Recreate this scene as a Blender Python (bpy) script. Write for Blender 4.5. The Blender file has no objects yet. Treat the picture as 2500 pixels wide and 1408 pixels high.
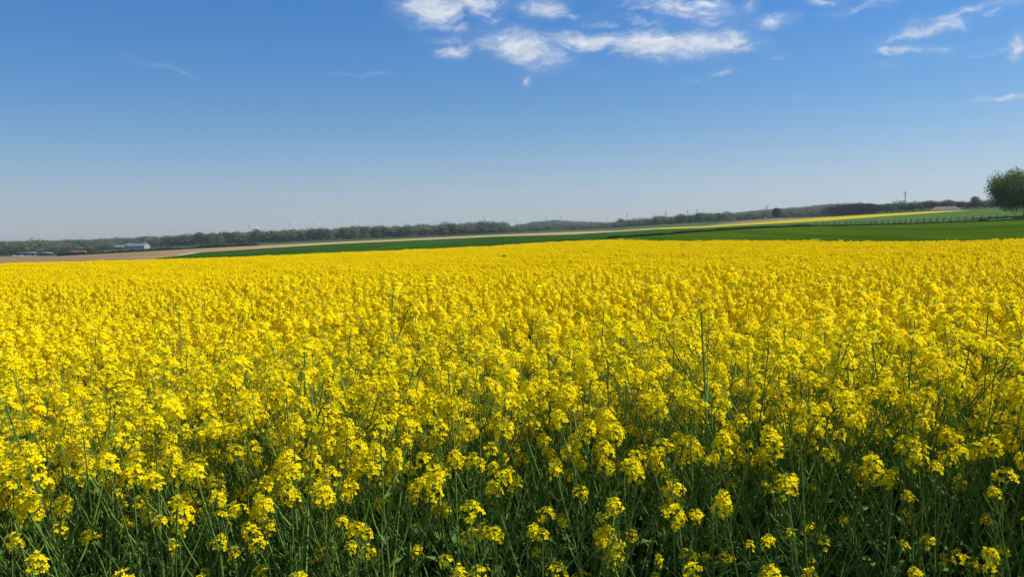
import bpy, math, random
import numpy as np
from mathutils import Matrix, Vector

# ------------------------------------------------------------------ camera, sky, sun, exposure
SC = bpy.context.scene
F = 1888.0                      # focal length in pixels of the 2500 px wide photograph
EYE = 1.85
PITCH = math.atan(134 / F)
ROLL = math.radians(1.25)
cd = bpy.data.cameras.new('camera'); cam = bpy.data.objects.new('camera', cd)
SC.collection.objects.link(cam); SC.camera = cam
cd.sensor_width = 36; cd.lens = 36 * F / 2500; cd.clip_start = 0.05; cd.clip_end = 30000
M3 = (Matrix.Rotation(math.pi / 2 - PITCH, 3, 'X') @ Matrix.Rotation(-ROLL, 3, 'Z'))
cam.matrix_world = Matrix.Translation((0, 0, EYE)) @ M3.to_4x4()
MC = np.array(M3)

def ray(px, py):                # direction of a photograph pixel: (azimuth, tangent of elevation)
    d = MC @ np.array([(px - 1250) / F, -(py - 704) / F, -1.0])
    return math.atan2(d[0], d[1]), d[2] / math.hypot(d[0], d[1])

def at(px, py, r):              # world point at horizontal range r behind a pixel
    a, t = ray(px, py)
    return np.array([r * math.sin(a), r * math.cos(a), EYE + r * t])

SUN_AZ, SUN_EL = 84.0, 54.0     # azimuth clockwise from the view direction, elevation (degrees)
SC.view_settings.view_transform = 'Standard'; SC.view_settings.look = 'None'
SC.view_settings.exposure = 0.66; SC.view_settings.gamma = 1.0
SC.view_settings.use_curve_mapping = False
sl = bpy.data.lights.new('sun', 'SUN'); sun = bpy.data.objects.new('sun', sl)
SC.collection.objects.link(sun)
sl.energy = 4.2; sl.angle = math.radians(0.53); sl.color = (1.0, 0.95, 0.86)
sun.rotation_euler = (math.radians(90 - SUN_EL), 0, -math.radians(SUN_AZ))
sd = Vector((math.sin(math.radians(SUN_AZ)) * math.cos(math.radians(SUN_EL)),
             math.cos(math.radians(SUN_AZ)) * math.cos(math.radians(SUN_EL)), math.sin(math.radians(SUN_EL))))
sun.rotation_euler = sd.to_track_quat('Z', 'Y').to_euler()

W = bpy.data.worlds.new("World"); SC.world = W; W.use_nodes = True
wt = W.node_tree; wt.nodes.clear()
class NT:
    def __init__(s, t): s.t = t
    def n(s, typ, **kw):
        o = s.t.nodes.new(typ)
        for k, v in kw.items(): setattr(o, k, v)
        return o
    def put(s, inp, v):
        if v is None: return
        if isinstance(v, bpy.types.NodeSocket): s.t.links.new(v, inp)
        else: inp.default_value = v
    def m(s, op, a, b=None, c=None, clamp=False):
        o = s.n('ShaderNodeMath', operation=op, use_clamp=clamp)
        for i, v in enumerate((a, b, c)): s.put(o.inputs[i], v)
        return o.outputs[0]
    def vm(s, op, a, b=None, out=0):
        o = s.n('ShaderNodeVectorMath', operation=op)
        s.put(o.inputs[0], a); s.put(o.inputs[1], b)
        return o.outputs[out]
    def noise(s, vec, scale, detail=4, rough=0.5, dist=0.0):
        o = s.n('ShaderNodeTexNoise'); s.put(o.inputs['Vector'], vec)
        o.inputs['Scale'].default_value = scale; o.inputs['Detail'].default_value = detail
        o.inputs['Roughness'].default_value = rough; o.inputs['Distortion'].default_value = dist
        return o.outputs[0]
    def ramp(s, f, stops):
        o = s.n('ShaderNodeValToRGB'); s.put(o.inputs[0], f)
        e = o.color_ramp.elements
        while len(e) > 1: e.remove(e[0])
        e[0].position = stops[0][0]; e[0].color = (*stops[0][1], 1)
        for p, c in stops[1:]:
            q = e.new(p); q.color = (*c, 1)
        return o.outputs[0]
    def mix(s, f, a, b, typ='MIX'):
        o = s.n('ShaderNodeMix', data_type='RGBA', blend_type=typ)
        s.put(o.inputs[0], f); s.put(o.inputs[6], a if isinstance(a, bpy.types.NodeSocket) else (*a, 1))
        s.put(o.inputs[7], b if isinstance(b, bpy.types.NodeSocket) else (*b, 1))
        return o.outputs[2]

w = NT(wt)
sky = w.n('ShaderNodeTexSky', sky_type='NISHITA', sun_disc=False)
sky.sun_elevation = math.radians(SUN_EL); sky.sun_rotation = math.radians(SUN_AZ)
sky.altitude = 200; sky.air_density = 1.0; sky.dust_density = 0.6; sky.ozone_density = 4.0
tc = w.n('ShaderNodeTexCoord'); sep = w.n('ShaderNodeSeparateXYZ'); wt.links.new(tc.outputs['Generated'], sep.inputs[0])
yy = w.m('MAXIMUM', sep.outputs[1], 0.02)
U = w.m('DIVIDE', sep.outputs[0], yy); V_ = w.m('DIVIDE', sep.outputs[2], yy)
cmb = w.n('ShaderNodeCombineXYZ'); w.put(cmb.inputs[0], U); w.put(cmb.inputs[1], V_)
UV = cmb.outputs[0]
# each cloud: centre pixel, half width, half height, tilt (deg, + rises to the right), density
CL = [(1060, 25, 95, 52, -8, .95), (1150, 10, 100, 32, 0, .85), (1110, 72, 60, 14, -12, .55),
      (1105, 122, 62, 18, -4, .80), (1085, 100, 70, 14, 5, .5), (1275, 118, 120, 42, -14, 1.0), (1215, 92, 55, 18, -10, .8),
      (1440, 100, 115, 24, -4, .95), (1600, 108, 170, 36, -6, 1.1), (1740, 102, 120, 30, -4, 1.0), (1820, 112, 50, 20, 6, .6),
      (1330, 25, 62, 28, 0, .78), (1390, 42, 40, 12, 0, .45), (1660, 22, 160, 34, -8, .66), (1720, 10, 60, 18, 0, .8),
      (1880, 56, 62, 18, 10, .62), (1560, 50, 100, 22, -10, .45),
      (2260, 78, 130, 20, 12, .80), (2330, 38, 150, 16, 12, .60), (2190, 130, 80, 14, -3, .70), (2290, 120, 110, 14, 4, .36),
      (2495, 118, 34, 44, 0, .75), (2440, 30, 50, 18, 25, .45), (2000, 4, 60, 12, 0, .6), (1840, 12, 40, 20, 20, .5),
      (1283, 200, 26, 14, 55, .62), (1770, 180, 50, 10, 6, .55), (1695, 203, 22, 6, 0, .42), (1950, 240, 22, 12, 0, .34),
      (2455, 243, 75, 8, 0, .7), (2300, 50, 140, 14, 14, .55), (2120, 15, 120, 14, 8, .45), (1480, 60, 80, 22, -6, .4), (1740, 55, 90, 18, 0, .4), (1200, 40, 60, 18, 20, .4), (2400, 130, 100, 10, 4, .4), (2150, 160, 60, 6, 0, .3), (1460, 175, 40, 6, 4, .34), (1900, 130, 40, 8, 10, .4), (2480, 6, 40, 12, 0, .4),
      (440, 178, 170, 9, -22, .27), (880, 182, 110, 3.5, -2, .33)]
def puv(px, py):
    d = MC @ np.array([(px - 1250) / F, -(py - 704) / F, -1.0]); return d[0] / d[1], d[2] / d[1]
wob = w.n('ShaderNodeTexNoise'); w.put(wob.inputs['Vector'], UV); wob.inputs['Scale'].default_value = 22
wob.inputs['Detail'].default_value = 3
wv = w.vm('MULTIPLY', w.vm('SUBTRACT', wob.outputs[1], (.5, .5, .5)), (.05, .028, 0))
UVd = w.vm('ADD', UV, wv)
mask = None
for (px, py, a, b, rot, dens) in CL:
    cu, cv = puv(px, py); th = math.radians(rot) + ROLL
    mp = w.n('ShaderNodeMapping', vector_type='TEXTURE')
    mp.inputs['Location'].default_value = (cu, cv, 0); mp.inputs['Rotation'].default_value = (0, 0, th)
    mp.inputs['Scale'].default_value = (a / F * 1.32, b / F * 1.4, 1)
    w.put(mp.inputs[0], UVd)
    ln = w.vm('LENGTH', mp.outputs[0], out=1)
    g = w.m('MULTIPLY', w.m('SUBTRACT', 1.0, ln, clamp=True), dens)
    mask = g if mask is None else w.m('MAXIMUM', mask, g)
st = w.vm('MULTIPLY', UVd, (1, 2.6, 1))
n1 = w.noise(st, 30, 12, .66, .9); n2 = w.noise(st, 90, 8, .62, .4)
nn = w.m('ADD', w.m('MULTIPLY', n1, 1.25), w.m('MULTIPLY', n2, .38))
cover = w.m('MULTIPLY', w.m('SUBTRACT', w.m('ADD', w.m('MULTIPLY', mask, 1.05), nn), 1.075), 1.7, clamp=True)
cover = w.m('MULTIPLY', cover, w.m('GREATER_THAN', mask, .001))
cover = w.m('MULTIPLY', w.m('POWER', cover, 1.3), .84)
veil = w.m('MULTIPLY', mask, w.m('MULTIPLY', w.m('SUBTRACT', w.noise(st, 11, 6, .6, .6), .36, clamp=True), 1.5), clamp=True)
cover = w.m('ADD', cover, w.m('MULTIPLY', veil, w.m('SUBTRACT', 1.0, cover)), clamp=True)
cover = w.m('MULTIPLY', cover, w.m('GREATER_THAN', sep.outputs[1], .05))
shade = w.ramp(w.noise(w.vm('ADD', st, (0.01, -0.02, 0)), 30, 5, .6), [(.35, (3.6, 3.9, 4.5)), (.6, (5.6, 5.7, 5.9))])
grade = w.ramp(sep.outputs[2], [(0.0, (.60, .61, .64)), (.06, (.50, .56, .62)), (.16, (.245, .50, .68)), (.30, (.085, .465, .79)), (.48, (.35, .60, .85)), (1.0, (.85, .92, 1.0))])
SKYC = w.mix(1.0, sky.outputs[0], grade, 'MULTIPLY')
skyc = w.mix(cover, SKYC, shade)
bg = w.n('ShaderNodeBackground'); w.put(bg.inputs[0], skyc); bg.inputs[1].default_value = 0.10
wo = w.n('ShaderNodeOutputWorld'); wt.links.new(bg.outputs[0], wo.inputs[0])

SC.cycles.max_bounces = 6; SC.cycles.transparent_max_bounces = 8
SC.cycles.volume_bounces = 0
SC.cycles.transmission_bounces = 3; SC.cycles.diffuse_bounces = 4

# ------------------------------------------------------------------ helpers
rng = np.random.default_rng(7)
COL = SC.collection

class MB:
    """collects faces and links them as one mesh"""
    def __init__(s): s.V = []; s.F = []; s.M = []; s.nv = 0
    def add(s, V, Fs, m=0):
        V = np.asarray(V, float).reshape(-1, 3); Fs = np.asarray(Fs, int)
        s.V.append(V); s.F.append(Fs + s.nv); s.M.append(np.full(len(Fs), m)); s.nv += len(V); return s
    def tube(s, P, R, n=4, m=0, cap=False):
        P = np.asarray(P, float); k = len(P); R = np.broadcast_to(R, (k,))
        T = np.gradient(P, axis=0); T /= np.linalg.norm(T, axis=1)[:, None] + 1e-12
        a = np.array([1., 0, 0]) if abs(T[0][0]) < .8 else np.array([0, 1., 0])
        X = np.cross(T, a); X /= np.linalg.norm(X, axis=1)[:, None] + 1e-12; Y = np.cross(T, X)
        an = np.arange(n) * 2 * np.pi / n
        V = P[:, None] + R[:, None, None] * (X[:, None] * np.cos(an)[None, :, None] + Y[:, None] * np.sin(an)[None, :, None])
        i = np.arange(k - 1)[:, None] * n; j = np.arange(n)[None]; j2 = (j + 1) % n
        Fq = np.stack([i + j, i + j2, i + n + j2, i + n + j], -1).reshape(-1, 4)
        s.add(V, Fq, m)
        if cap:
            b = s.nv - n
            if n == 4: s.F.append(np.array([[b, b + 1, b + 2, b + 3]])); s.M.append(np.array([m]))
        return s
    def box(s, c, d, m=0, rz=0.0):
        c = np.array(c, float); d = np.array(d, float) / 2
        V = np.array([[x, y, z] for x in (-1, 1) for y in (-1, 1) for z in (-1, 1)]) * d
        co, si = math.cos(rz), math.sin(rz)
        V = V @ np.array([[co, si, 0], [-si, co, 0], [0, 0, 1]]) + c
        return s.add(V, [[0, 1, 3, 2], [4, 6, 7, 5], [0, 4, 5, 1], [2, 3, 7, 6], [0, 2, 6, 4], [1, 5, 7, 3]], m)
    def merge(s, o, mat=None, mm=None):
        for V in o.V:
            s.V.append(V if mat is None else V @ mat[:3, :3].T + mat[:3, 3])
        for Fs in o.F: s.F.append(Fs + s.nv)
        for m in o.M: s.M.append(m if mm is None else np.array(mm)[m])
        s.nv += o.nv; return s
    def mesh(s, name, mats, smooth=False):
        me = bpy.data.meshes.new(name)
        V = np.concatenate(s.V); Ms = np.concatenate(s.M)
        loops = np.concatenate([f.ravel() for f in s.F]); sz = np.concatenate([np.full(len(f), f.shape[1]) for f in s.F])
        me.vertices.add(len(V)); me.vertices.foreach_set('co', V.ravel().astype(np.float32))
        me.loops.add(len(loops)); me.loops.foreach_set('vertex_index', loops.astype(np.int32))
        me.polygons.add(len(sz)); me.polygons.foreach_set('loop_start', (np.cumsum(sz) - sz).astype(np.int32))
        me.polygons.foreach_set('loop_total', sz.astype(np.int32))
        me.polygons.foreach_set('material_index', Ms.astype(np.int32))
        me.polygons.foreach_set('use_smooth', np.full(len(sz), smooth))
        for m in (mats if isinstance(mats, (list, tuple)) else [mats]): me.materials.append(m)
        me.update(calc_edges=True); me.validate()
        return me
    def build(s, name, mats, parent=None, smooth=False):
        return link(name, s.mesh(name, mats, smooth), parent)

def link(name, me, parent=None, col=None):
    o = bpy.data.objects.new(name, me); (col or COL).objects.link(o)
    if parent is not None: o.parent = parent
    return o
def tag(o, label=None, cat=None, group=None, kind=None):
    for k, v in (('label', label), ('category', cat), ('group', group), ('kind', kind)):
        if v: o[k] = v
    return o
def thing(name, label, cat, loc=(0, 0, 0), rz=0.0, group=None, sc=1.0):
    o = bpy.data.objects.new(name, None); COL.objects.link(o); o.empty_display_size = .1
    o.location = loc; o.rotation_euler = (0, 0, rz); o.scale = (sc,) * 3 if np.isscalar(sc) else sc
    return tag(o, label, cat, group)
def copy_tree(o):
    c = o.copy(); COL.objects.link(c)
    for ch in list(KIDS.get(o.name, [])):
        d = ch.copy(); COL.objects.link(d); d.parent = c
        KIDS.setdefault(c.name, []).append(d)
        for g in KIDS.get(ch.name, []):
            e = g.copy(); COL.objects.link(e); e.parent = d
    return c
KIDS = {}
def part(parent, name, me, mat=None):
    o = link(name, me, parent)
    if mat is not None: o.matrix_local = mat
    KIDS.setdefault(parent.name, []).append(o)
    return o

def frame(pos, z, up_hint=None, scale=1.0, spin=0.0):
    z = np.array(z, float); z /= np.linalg.norm(z)
    a = np.array([0, 0, 1.]) if abs(z[2]) < .9 else np.array([1., 0, 0])
    x = np.cross(a, z); x /= np.linalg.norm(x); y = np.cross(z, x)
    c, s_ = math.cos(spin), math.sin(spin)
    x, y = x * c + y * s_, -x * s_ + y * c
    m = np.eye(4); m[:3, 0] = x * scale; m[:3, 1] = y * scale; m[:3, 2] = z * scale; m[:3, 3] = pos
    return m

# ------------------------------------------------------------------ materials
MATS = {}
def mat(name, build, rough=.8, spec=.3, trans=0.0, bump=None):
    if name in MATS: return MATS[name]
    m = bpy.data.materials.new(name); m.use_nodes = True; t = m.node_tree; t.nodes.clear(); q = NT(t)
    c = build(q) if callable(build) else None
    out = q.n('ShaderNodeOutputMaterial'); p = q.n('ShaderNodeBsdfPrincipled')
    q.put(p.inputs['Base Color'], c if c is not None else (*build, 1))
    p.inputs['Roughness'].default_value = rough; p.inputs['Specular IOR Level'].default_value = spec
    if bump:
        b = q.n('ShaderNodeBump'); q.put(b.inputs['Height'], bump[0](q)); b.inputs['Strength'].default_value = bump[1]
        b.inputs['Distance'].default_value = bump[2]; t.links.new(b.outputs[0], p.inputs['Normal'])
    sh = p.outputs[0]
    if trans:
        tr = q.n('ShaderNodeBsdfTranslucent'); q.put(tr.inputs[0], c if c is not None else (*build, 1))
        mx = q.n('ShaderNodeMixShader'); mx.inputs[0].default_value = trans
        t.links.new(p.outputs[0], mx.inputs[1]); t.links.new(tr.outputs[0], mx.inputs[2]); sh = mx.outputs[0]
    t.links.new(sh, out.inputs[0]); MATS[name] = m
    return m
def pos(q): return q.n('ShaderNodeNewGeometry').outputs['Position']
def rnd(q): return q.n('ShaderNodeObjectInfo').outputs['Random']
def rpi(q): return q.n('ShaderNodeNewGeometry').outputs['Random Per Island']

PETAL = mat('petal_yellow', lambda q: q.mix(rpi(q), (.93, .71, .002), (.90, .785, .004)), .75, .05, .46)
BUD = mat('bud_green_yellow', lambda q: q.mix(rpi(q), (.22, .30, .02), (.50, .48, .02)), .6, .3, .1)
STEM = mat('stem_green', lambda q: q.mix(rpi(q), (.095, .185, .028), (.17, .27, .05)), .65, .15)
POD = mat('pod_green', lambda q: q.mix(rpi(q), (.08, .14, .016), (.17, .21, .03)), .65, .15)
LEAF = mat('leaf_green', lambda q: q.mix(q.noise(pos(q), 14, 3), (.042, .112, .016), (.092, .205, .038)), .65, .15, .15)
RIB = mat('leaf_midrib', (.11, .19, .035), .6, .15)
DLEAF = mat('leaf_dark_green', lambda q: q.mix(rpi(q), (.03, .07, .008), (.065, .125, .016)), .6, .3, .15)

# ------------------------------------------------------------------ terrain (boundaries of the fields as range and height round the camera)
def curve(pts): a = np.array(pts, float); return lambda x: np.interp(x, a[:, 0], a[:, 1])
K0 = curve([(0, 641), (200, 636), (400, 631), (620, 624), (820, 615), (1000, 607), (1200, 598), (1350, 589), (1450, 584.5), (1500, 583.5),
            (1600, 585), (1850, 586), (1960, 586), (2100, 583.5), (2240, 583), (2350, 584), (2450, 580), (2500, 578)])
R0 = curve([(0, 56), (700, 60), (1250, 62), (1480, 58), (2000, 42), (2500, 34)])
R1 = curve([(0, 100), (700, 115), (1250, 135), (1480, 150), (2000, 110), (2500, 92)])
Y2r = curve([(1480, 583), (1600, 575), (1700, 567), (1800, 560), (1960, 553), (2100, 550.5), (2240, 546.5), (2500, 537)])
Y2 = lambda x: np.where(np.asarray(x) < 1480, K0(x) - .5, np.minimum(Y2r(x), K0(x) - .5))
R2 = curve([(0, 108), (700, 123), (1250, 143), (1480, 160), (1800, 190), (2240, 210), (2500, 190)])
Y3r = curve([(383, 630), (430, 625), (492, 616), (650, 606), (820, 595.5), (1220, 577), (1400, 572), (1600, 560), (1720, 556), (1800, 551), (1850, 548),
             (2020, 539), (2150, 529), (2280, 520), (2370, 514), (2500, 508)])
Y3 = lambda x: np.where(np.asarray(x) < 383, Y2(x) - .4, np.minimum(Y3r(x), Y2(x) - .4))
R3 = curve([(0, 130), (383, 150), (500, 300), (820, 450), (1220, 500), (1800, 480), (2280, 440), (2500, 400)])
Y3b = lambda x: np.where(np.asarray(x) < 1605, Y4(x) + .15, np.minimum(Y3(x) - .15, np.maximum(curve([(1605, 556.6), (1720, 552.3), (1850, 543.5), (2000, 531.5), (2500, 400)])(x), Y4(x) + .15)))
Y4 = curve([(0, 627), (140, 625.5), (300, 617), (420, 610.5), (500, 606), (625, 600), (820, 591), (1220, 573), (1400, 566), (1500, 563), (1600, 556.4), (1720, 551),
            (1800, 541), (1900, 533.5), (2020, 530), (2150, 522.5), (2280, 515.6), (2370, 513.4), (2500, 506)])
R4 = curve([(0, 700), (420, 750), (820, 650), (1220, 650), (1600, 620), (1900, 650), (2280, 560), (2500, 500)])
Y5 = curve([(0, 624), (140, 622.5), (220, 616.5), (280, 610.5), (400, 603), (500, 600), (625, 594.5), (820, 586), (1000, 579), (1220, 570), (1300, 566), (1450, 560), (1550, 553), (1600, 549), (1720, 542),
            (1800, 538), (1850, 534.3), (1896, 532.5), (2020, 529.5), (2150, 522), (2280, 514), (2370, 510), (2500, 504.5)])
R5 = curve([(0, 1000), (220, 1040), (300, 1180), (400, 1150), (625, 900), (820, 850), (1220, 850), (1450, 1100), (1600, 1000), (1720, 950), (1896, 720), (2020, 760), (2150, 640), (2370, 620), (2500, 560)])
Y6 = curve([(0, 600), (400, 588), (800, 568), (1100, 560), (1200, 556.5), (1275, 555), (1300, 549), (1350, 544.5), (1400, 547), (1480, 551), (1520, 550), (1600, 551), (1750, 540),
            (1800, 527), (1850, 522), (1950, 515), (1990, 511), (2030, 508), (2100, 507), (2500, 500)])
R6 = curve([(0, 2600), (1100, 3000), (1280, 3600), (1750, 3300), (2100, 2400), (2500, 2400)])

PX = np.concatenate([np.arange(0, 2500, 5), [2500.]])
def prof(Y, R):
    out = []
    for p in PX:
        a, t = ray(p, float(Y(p))); out.append((a, t * float(R(p)), float(R(p))))
    return np.array(out)
P1, P2, P3, P3b, P4, P5, P6 = [prof(y, r) for y, r in ((K0, R1), (Y2, R2), (Y3, R3), (Y3b, lambda x: np.where(np.asarray(x) < 1605, R4(x) - 2, (R3(x) + R4(x)) / 2)), (Y4, R4), (Y5, R5), (Y6, R6))]
P0 = prof(K0, R0); P0[:, 1] -= 1.47      # ground under the far edge of the crop
def zr(P, a):                             # ground height and range of a boundary at azimuth a
    a = np.asarray(a, float)
    z = EYE + np.interp(a, P[:, 0], P[:, 1]); r = np.interp(a, P[:, 0], P[:, 2])
    e = np.clip((np.abs(a) - .60) / 1.6, 0, 1)
    zm = EYE + (P[0, 1] + P[-1, 1]) / 2; rm = (P[0, 2] + P[-1, 2]) / 2
    return z * (1 - e) + zm * e, r * (1 - e) + rm * e
def knots(a):
    a = np.asarray(a, float); one = np.ones_like(a)
    Z = [0 * one, 0 * one, -.10 * one, -.40 * one]; Rr = [0 * one, 2.5 * one, 6 * one, 14 * one]
    for P in (P0, P1, P2, P3, P3b, P4, P5, P6):
        z, r = zr(P, a); Z.append(z); Rr.append(r)
    Z.append(Z[-1] - 25); Rr.append(9000 * one)
    return np.stack(Rr), np.stack(Z)
def ground(x, y):
    a = np.arctan2(x, y); r = np.hypot(x, y); K, Z = knots(np.atleast_1d(a)); r = np.atleast_1d(r)
    out = np.empty(len(r))
    for i in range(len(r)): out[i] = np.interp(r[i], K[:, i], Z[:, i])
    return out if np.ndim(x) else out[0]
azp = lambda px, py=560: ray(px, py)[0]
CUTS = [azp(383, 630), azp(1480, 584), azp(1605), azp(2370, 515)]
AZ = np.concatenate([CUTS, np.linspace(-math.pi, -.62, 40), np.linspace(-.615, .615, 560), np.linspace(.62, math.pi, 40)]); AZ.sort()
KR, KZ = knots(AZ)
# knots: 0 camera, 1-3 in the crop, 4 crop edge, 5 C1, 6 C2, 7 C3, 8 C3b, 9 C4, 10 C5, 11 C6, 12 end
def sheet(name, k0, k1, m, a0=-9, a1=9, dz=0.0, sub=10, label=None, lift=None):
    sel = (AZ >= a0 - 1e-7) & (AZ <= a1 + 1e-7); A = AZ[sel]; R = KR[:, sel]; Z = KZ[:, sel]
    rows = []
    for k in range(k0, k1):
        for j in range(sub + (k == k1 - 1)):
            f = j / sub; rows.append((R[k] * (1 - f) + R[k + 1] * f, Z[k] * (1 - f) + Z[k + 1] * f))
    rr = np.array([q[0] for q in rows]); zz = np.array([q[1] for q in rows]) + dz
    V = np.stack([rr * np.sin(A), rr * np.cos(A), zz], -1); n = len(A); k = len(rows)
    i = np.arange(k - 1)[:, None] * n + np.arange(n - 1)[None]
    Fq = np.stack([i, i + 1, i + n + 1, i + n], -1).reshape(-1, 4)
    o = MB().add(V, Fq).build(name, m, smooth=True)
    return tag(o, kind='structure')

DRY = 0.0
def fieldcol(c1, c2, c3, s=.05, streak=(1, 1, 1), s2=.6):
    def f(q):
        v = q.vm('MULTIPLY', pos(q), streak)
        a = q.mix(q.ramp(q.noise(v, s, 5, .6), [(.35, (0, 0, 0)), (.65, (1, 1, 1))]), c1, c2)
        return q.mix(q.ramp(q.noise(v, s2, 6, .7), [(.45, (0, 0, 0)), (.75, (1, 1, 1))]), a, c3)
    return f
nb = lambda s: (lambda q: q.noise(pos(q), s, 6, .7))
SOIL = mat('soil', fieldcol((.045, .03, .02), (.07, .05, .03), (.03, .045, .015), .8), .95, 0.0, bump=(nb(6), .6, .05))
EARTH = mat('earth', fieldcol((.05, .07, .03), (.07, .09, .035), (.05, .05, .03), .02), .95, 0.0)
GREEN = mat('wheat_green', fieldcol((.030, .064, .003), (.064, .118, .007), (.018, .042, .002), .10, (1, .12, 1), .42), .8, 0.0, bump=(nb(.9), 1.0, .5))
GREEN2 = mat('barley_green', fieldcol((.016, .050, .007), (.034, .086, .013), (.011, .035, .005), .035, (1, .06, 1), .16), .8, 0.0, bump=(nb(.7), 1.0, .5))
PAST = mat('pasture_green', fieldcol((.050, .125, .030), (.065, .150, .035), (.035, .100, .025), .02, (.4, 3, 1), .2), .85, 0.0, bump=(nb(.7), .7, .3))
MEADOW = mat('far_meadow', fieldcol((.040, .078, .025), (.055, .092, .030), (.034, .065, .024), .01, (.4, 2, 1), .1), .85, 0.0)
def _stub(q):
    s = q.n('ShaderNodeSeparateXYZ'); q.put(s.inputs[0], pos(q))
    f = q.m('MULTIPLY', q.m('ADD', q.m('DIVIDE', s.outputs[0], q.m('MAXIMUM', s.outputs[1], 1.0)), .50), 1 / .25)
    f = q.m('ADD', f, q.m('MULTIPLY', q.m('SUBTRACT', q.noise(q.vm('MULTIPLY', pos(q), (.25, 4, 1)), .01, 5, .6), .5), 1.6), clamp=True)
    return q.mix(f, fieldcol((.18, .120, .068), (.23, .160, .092), (.12, .095, .045), .010, (.25, 4, 1), .03)(q), fieldcol((.30, .21, .10), (.36, .26, .13), (.25, .18, .08), .015, (.3, 3, 1), .15)(q))
STUB = mat('stubble', _stub, .9, 0.0)
BROWN = mat('ploughed', fieldcol((.19, .12, .065), (.24, .155, .085), (.13, .095, .045), .010, (.25, 4, 1), .03), .9, 0.0)
YEL = mat('rape_far', fieldcol((.34, .285, .014), (.42, .36, .018), (.15, .17, .015), .03, (.5, 2, 1), .4), .8, 0.0)
FLOOR = mat('forest_floor', (.03, .05, .02), .95, 0.0)
TRACK = mat('track_pale', (.48, .44, .26), .9, 0.0)

def _past(q):
    s = q.n('ShaderNodeSeparateXYZ'); q.put(s.inputs[0], pos(q))
    f = q.m('MULTIPLY', q.m('SUBTRACT', s.outputs[0], 70.0), 1 / 70, clamp=True)
    f = q.m('ADD', f, q.m('MULTIPLY', q.m('SUBTRACT', q.noise(q.vm('MULTIPLY', pos(q), (.3, 2, 1)), .08, 6, .7), .5), .8), clamp=True)
    return q.mix(f, (.022, .065, .012), (.060, .110, .030))
PASTM = mat('pasture', _past, .85, 0.0, bump=(nb(.7), .7, .3))

sheet('ground', 0, 12, EARTH, dz=-.35, sub=4)
sheet('field_soil', 0, 4, SOIL, sub=8)
A383, A1480, A1605, A2370 = CUTS
sheet('wheat_field', 4, 6, GREEN, A1480, 9, sub=10)
sheet('barley_field', 4, 7, GREEN2, A383, A1480, sub=10)
sheet('pasture', 6, 7, PASTM, A1480, 9, sub=10)
sheet('ploughed_field', 4, 9, STUB, -9, A383, sub=8)
sheet('stubble_field', 7, 9, STUB, A383, A1605, sub=8)
sheet('distant_rapeseed_field', 7, 8, YEL, A1605, A2370, sub=8, dz=.05)
sheet('upper_pasture', 7, 9, PASTM, A2370, 9, sub=8)
sheet('bare_field', 8, 9, BROWN, A1605, A2370, sub=8)
sheet('far_meadow', 9, 10, MEADOW, sub=8)
sheet('forest_floor', 10, 12, FLOOR, sub=10)

def hit(px, py, rmin=60.0):      # where the sight line of a pixel meets the ground
    a, t = ray(px, py); K, Z = knots(np.array([a])); rs = np.geomspace(rmin, 8900, 3000)
    d = np.interp(rs, K[:, 0], Z[:, 0]) - (EYE + rs * t)
    i = np.argmax(d > 0) if (d > 0).any() else len(rs) - 1
    r = rs[i]; return np.array([r * math.sin(a), r * math.cos(a), EYE + r * t]), r
def gp(px, r, py=560):           # ground point at range r in the direction of a pixel column
    a = azp(px, py); x, y = r * math.sin(a), r * math.cos(a)
    return np.array([x, y, ground(x, y)])

# pale farm track at the edge of the stubble
tr = MB(); ps = []
for px in np.linspace(426, 492, 30):
    lo, _ = hit(px, float(Y3(px)) - .05); hi, _ = hit(px, float(Y3(px)) - .25 - 1.7 * math.sin(math.pi * min(1, (px - 426) / 66)) ** .8)
    ps.append((lo, hi))
V = np.array([q for p in ps for q in p]) + [0, 0, .06]; n = len(ps)
i = np.arange(n - 1) * 2
tr.add(V, np.stack([i, i + 2, i + 3, i + 1], -1)); tag(tr.build('track', TRACK), kind='structure')

# ------------------------------------------------------------------ rapeseed plants
def flower(mb, c, nrm, size, spin, rg, lod=0):
    Mx = frame(c, nrm, scale=size, spin=spin)
    if lod == 0:
        for k in range(4):
            a = k * math.pi / 2 + rg.uniform(-.15, .15); ca, sa = math.cos(a), math.sin(a)
            up = rg.uniform(.05, .45)
            P = np.array([[.06, -.08, 0], [.06, .08, 0], [.62, .42, up * .7], [.62, -.42, up * .7], [1.02, .26, up * .75], [1.02, -.26, up * .75]])
            P = P @ np.array([[ca, sa, 0], [-sa, ca, 0], [0, 0, 1]])
            P = P @ Mx[:3, :3].T + Mx[:3, 3]
            mb.add(P, [[0, 3, 2, 1], [3, 5, 4, 2]], 0)
    else:
        for k in range(2):
            a = k * math.pi / 2; ca, sa = math.cos(a), math.sin(a); up = rg.uniform(.0, .4)
            P = np.array([[-1, -.42, up], [1, -.42, up], [1, .42, up], [-1, .42, up]])
            P[:, 2] *= .8
            P = P @ np.array([[ca, sa, 0], [-sa, ca, 0], [0, 0, 1]]) @ Mx[:3, :3].T + Mx[:3, 3]
            mb.add(P, [[0, 1, 2, 3]], 0)

def octa(mb, c, d, l, w_, m):
    Mx = frame(c, d); P = np.array([[0, 0, 0], [w_, 0, l * .5], [0, w_, l * .5], [-w_, 0, l * .5], [0, -w_, l * .5], [0, 0, l]])
    P = P @ Mx[:3, :3].T + Mx[:3, 3]
    mb.add(P, [[0, 1, 2], [0, 2, 3], [0, 3, 4], [0, 4, 1], [5, 2, 1], [5, 3, 2], [5, 4, 3], [5, 1, 4]], m)

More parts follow.
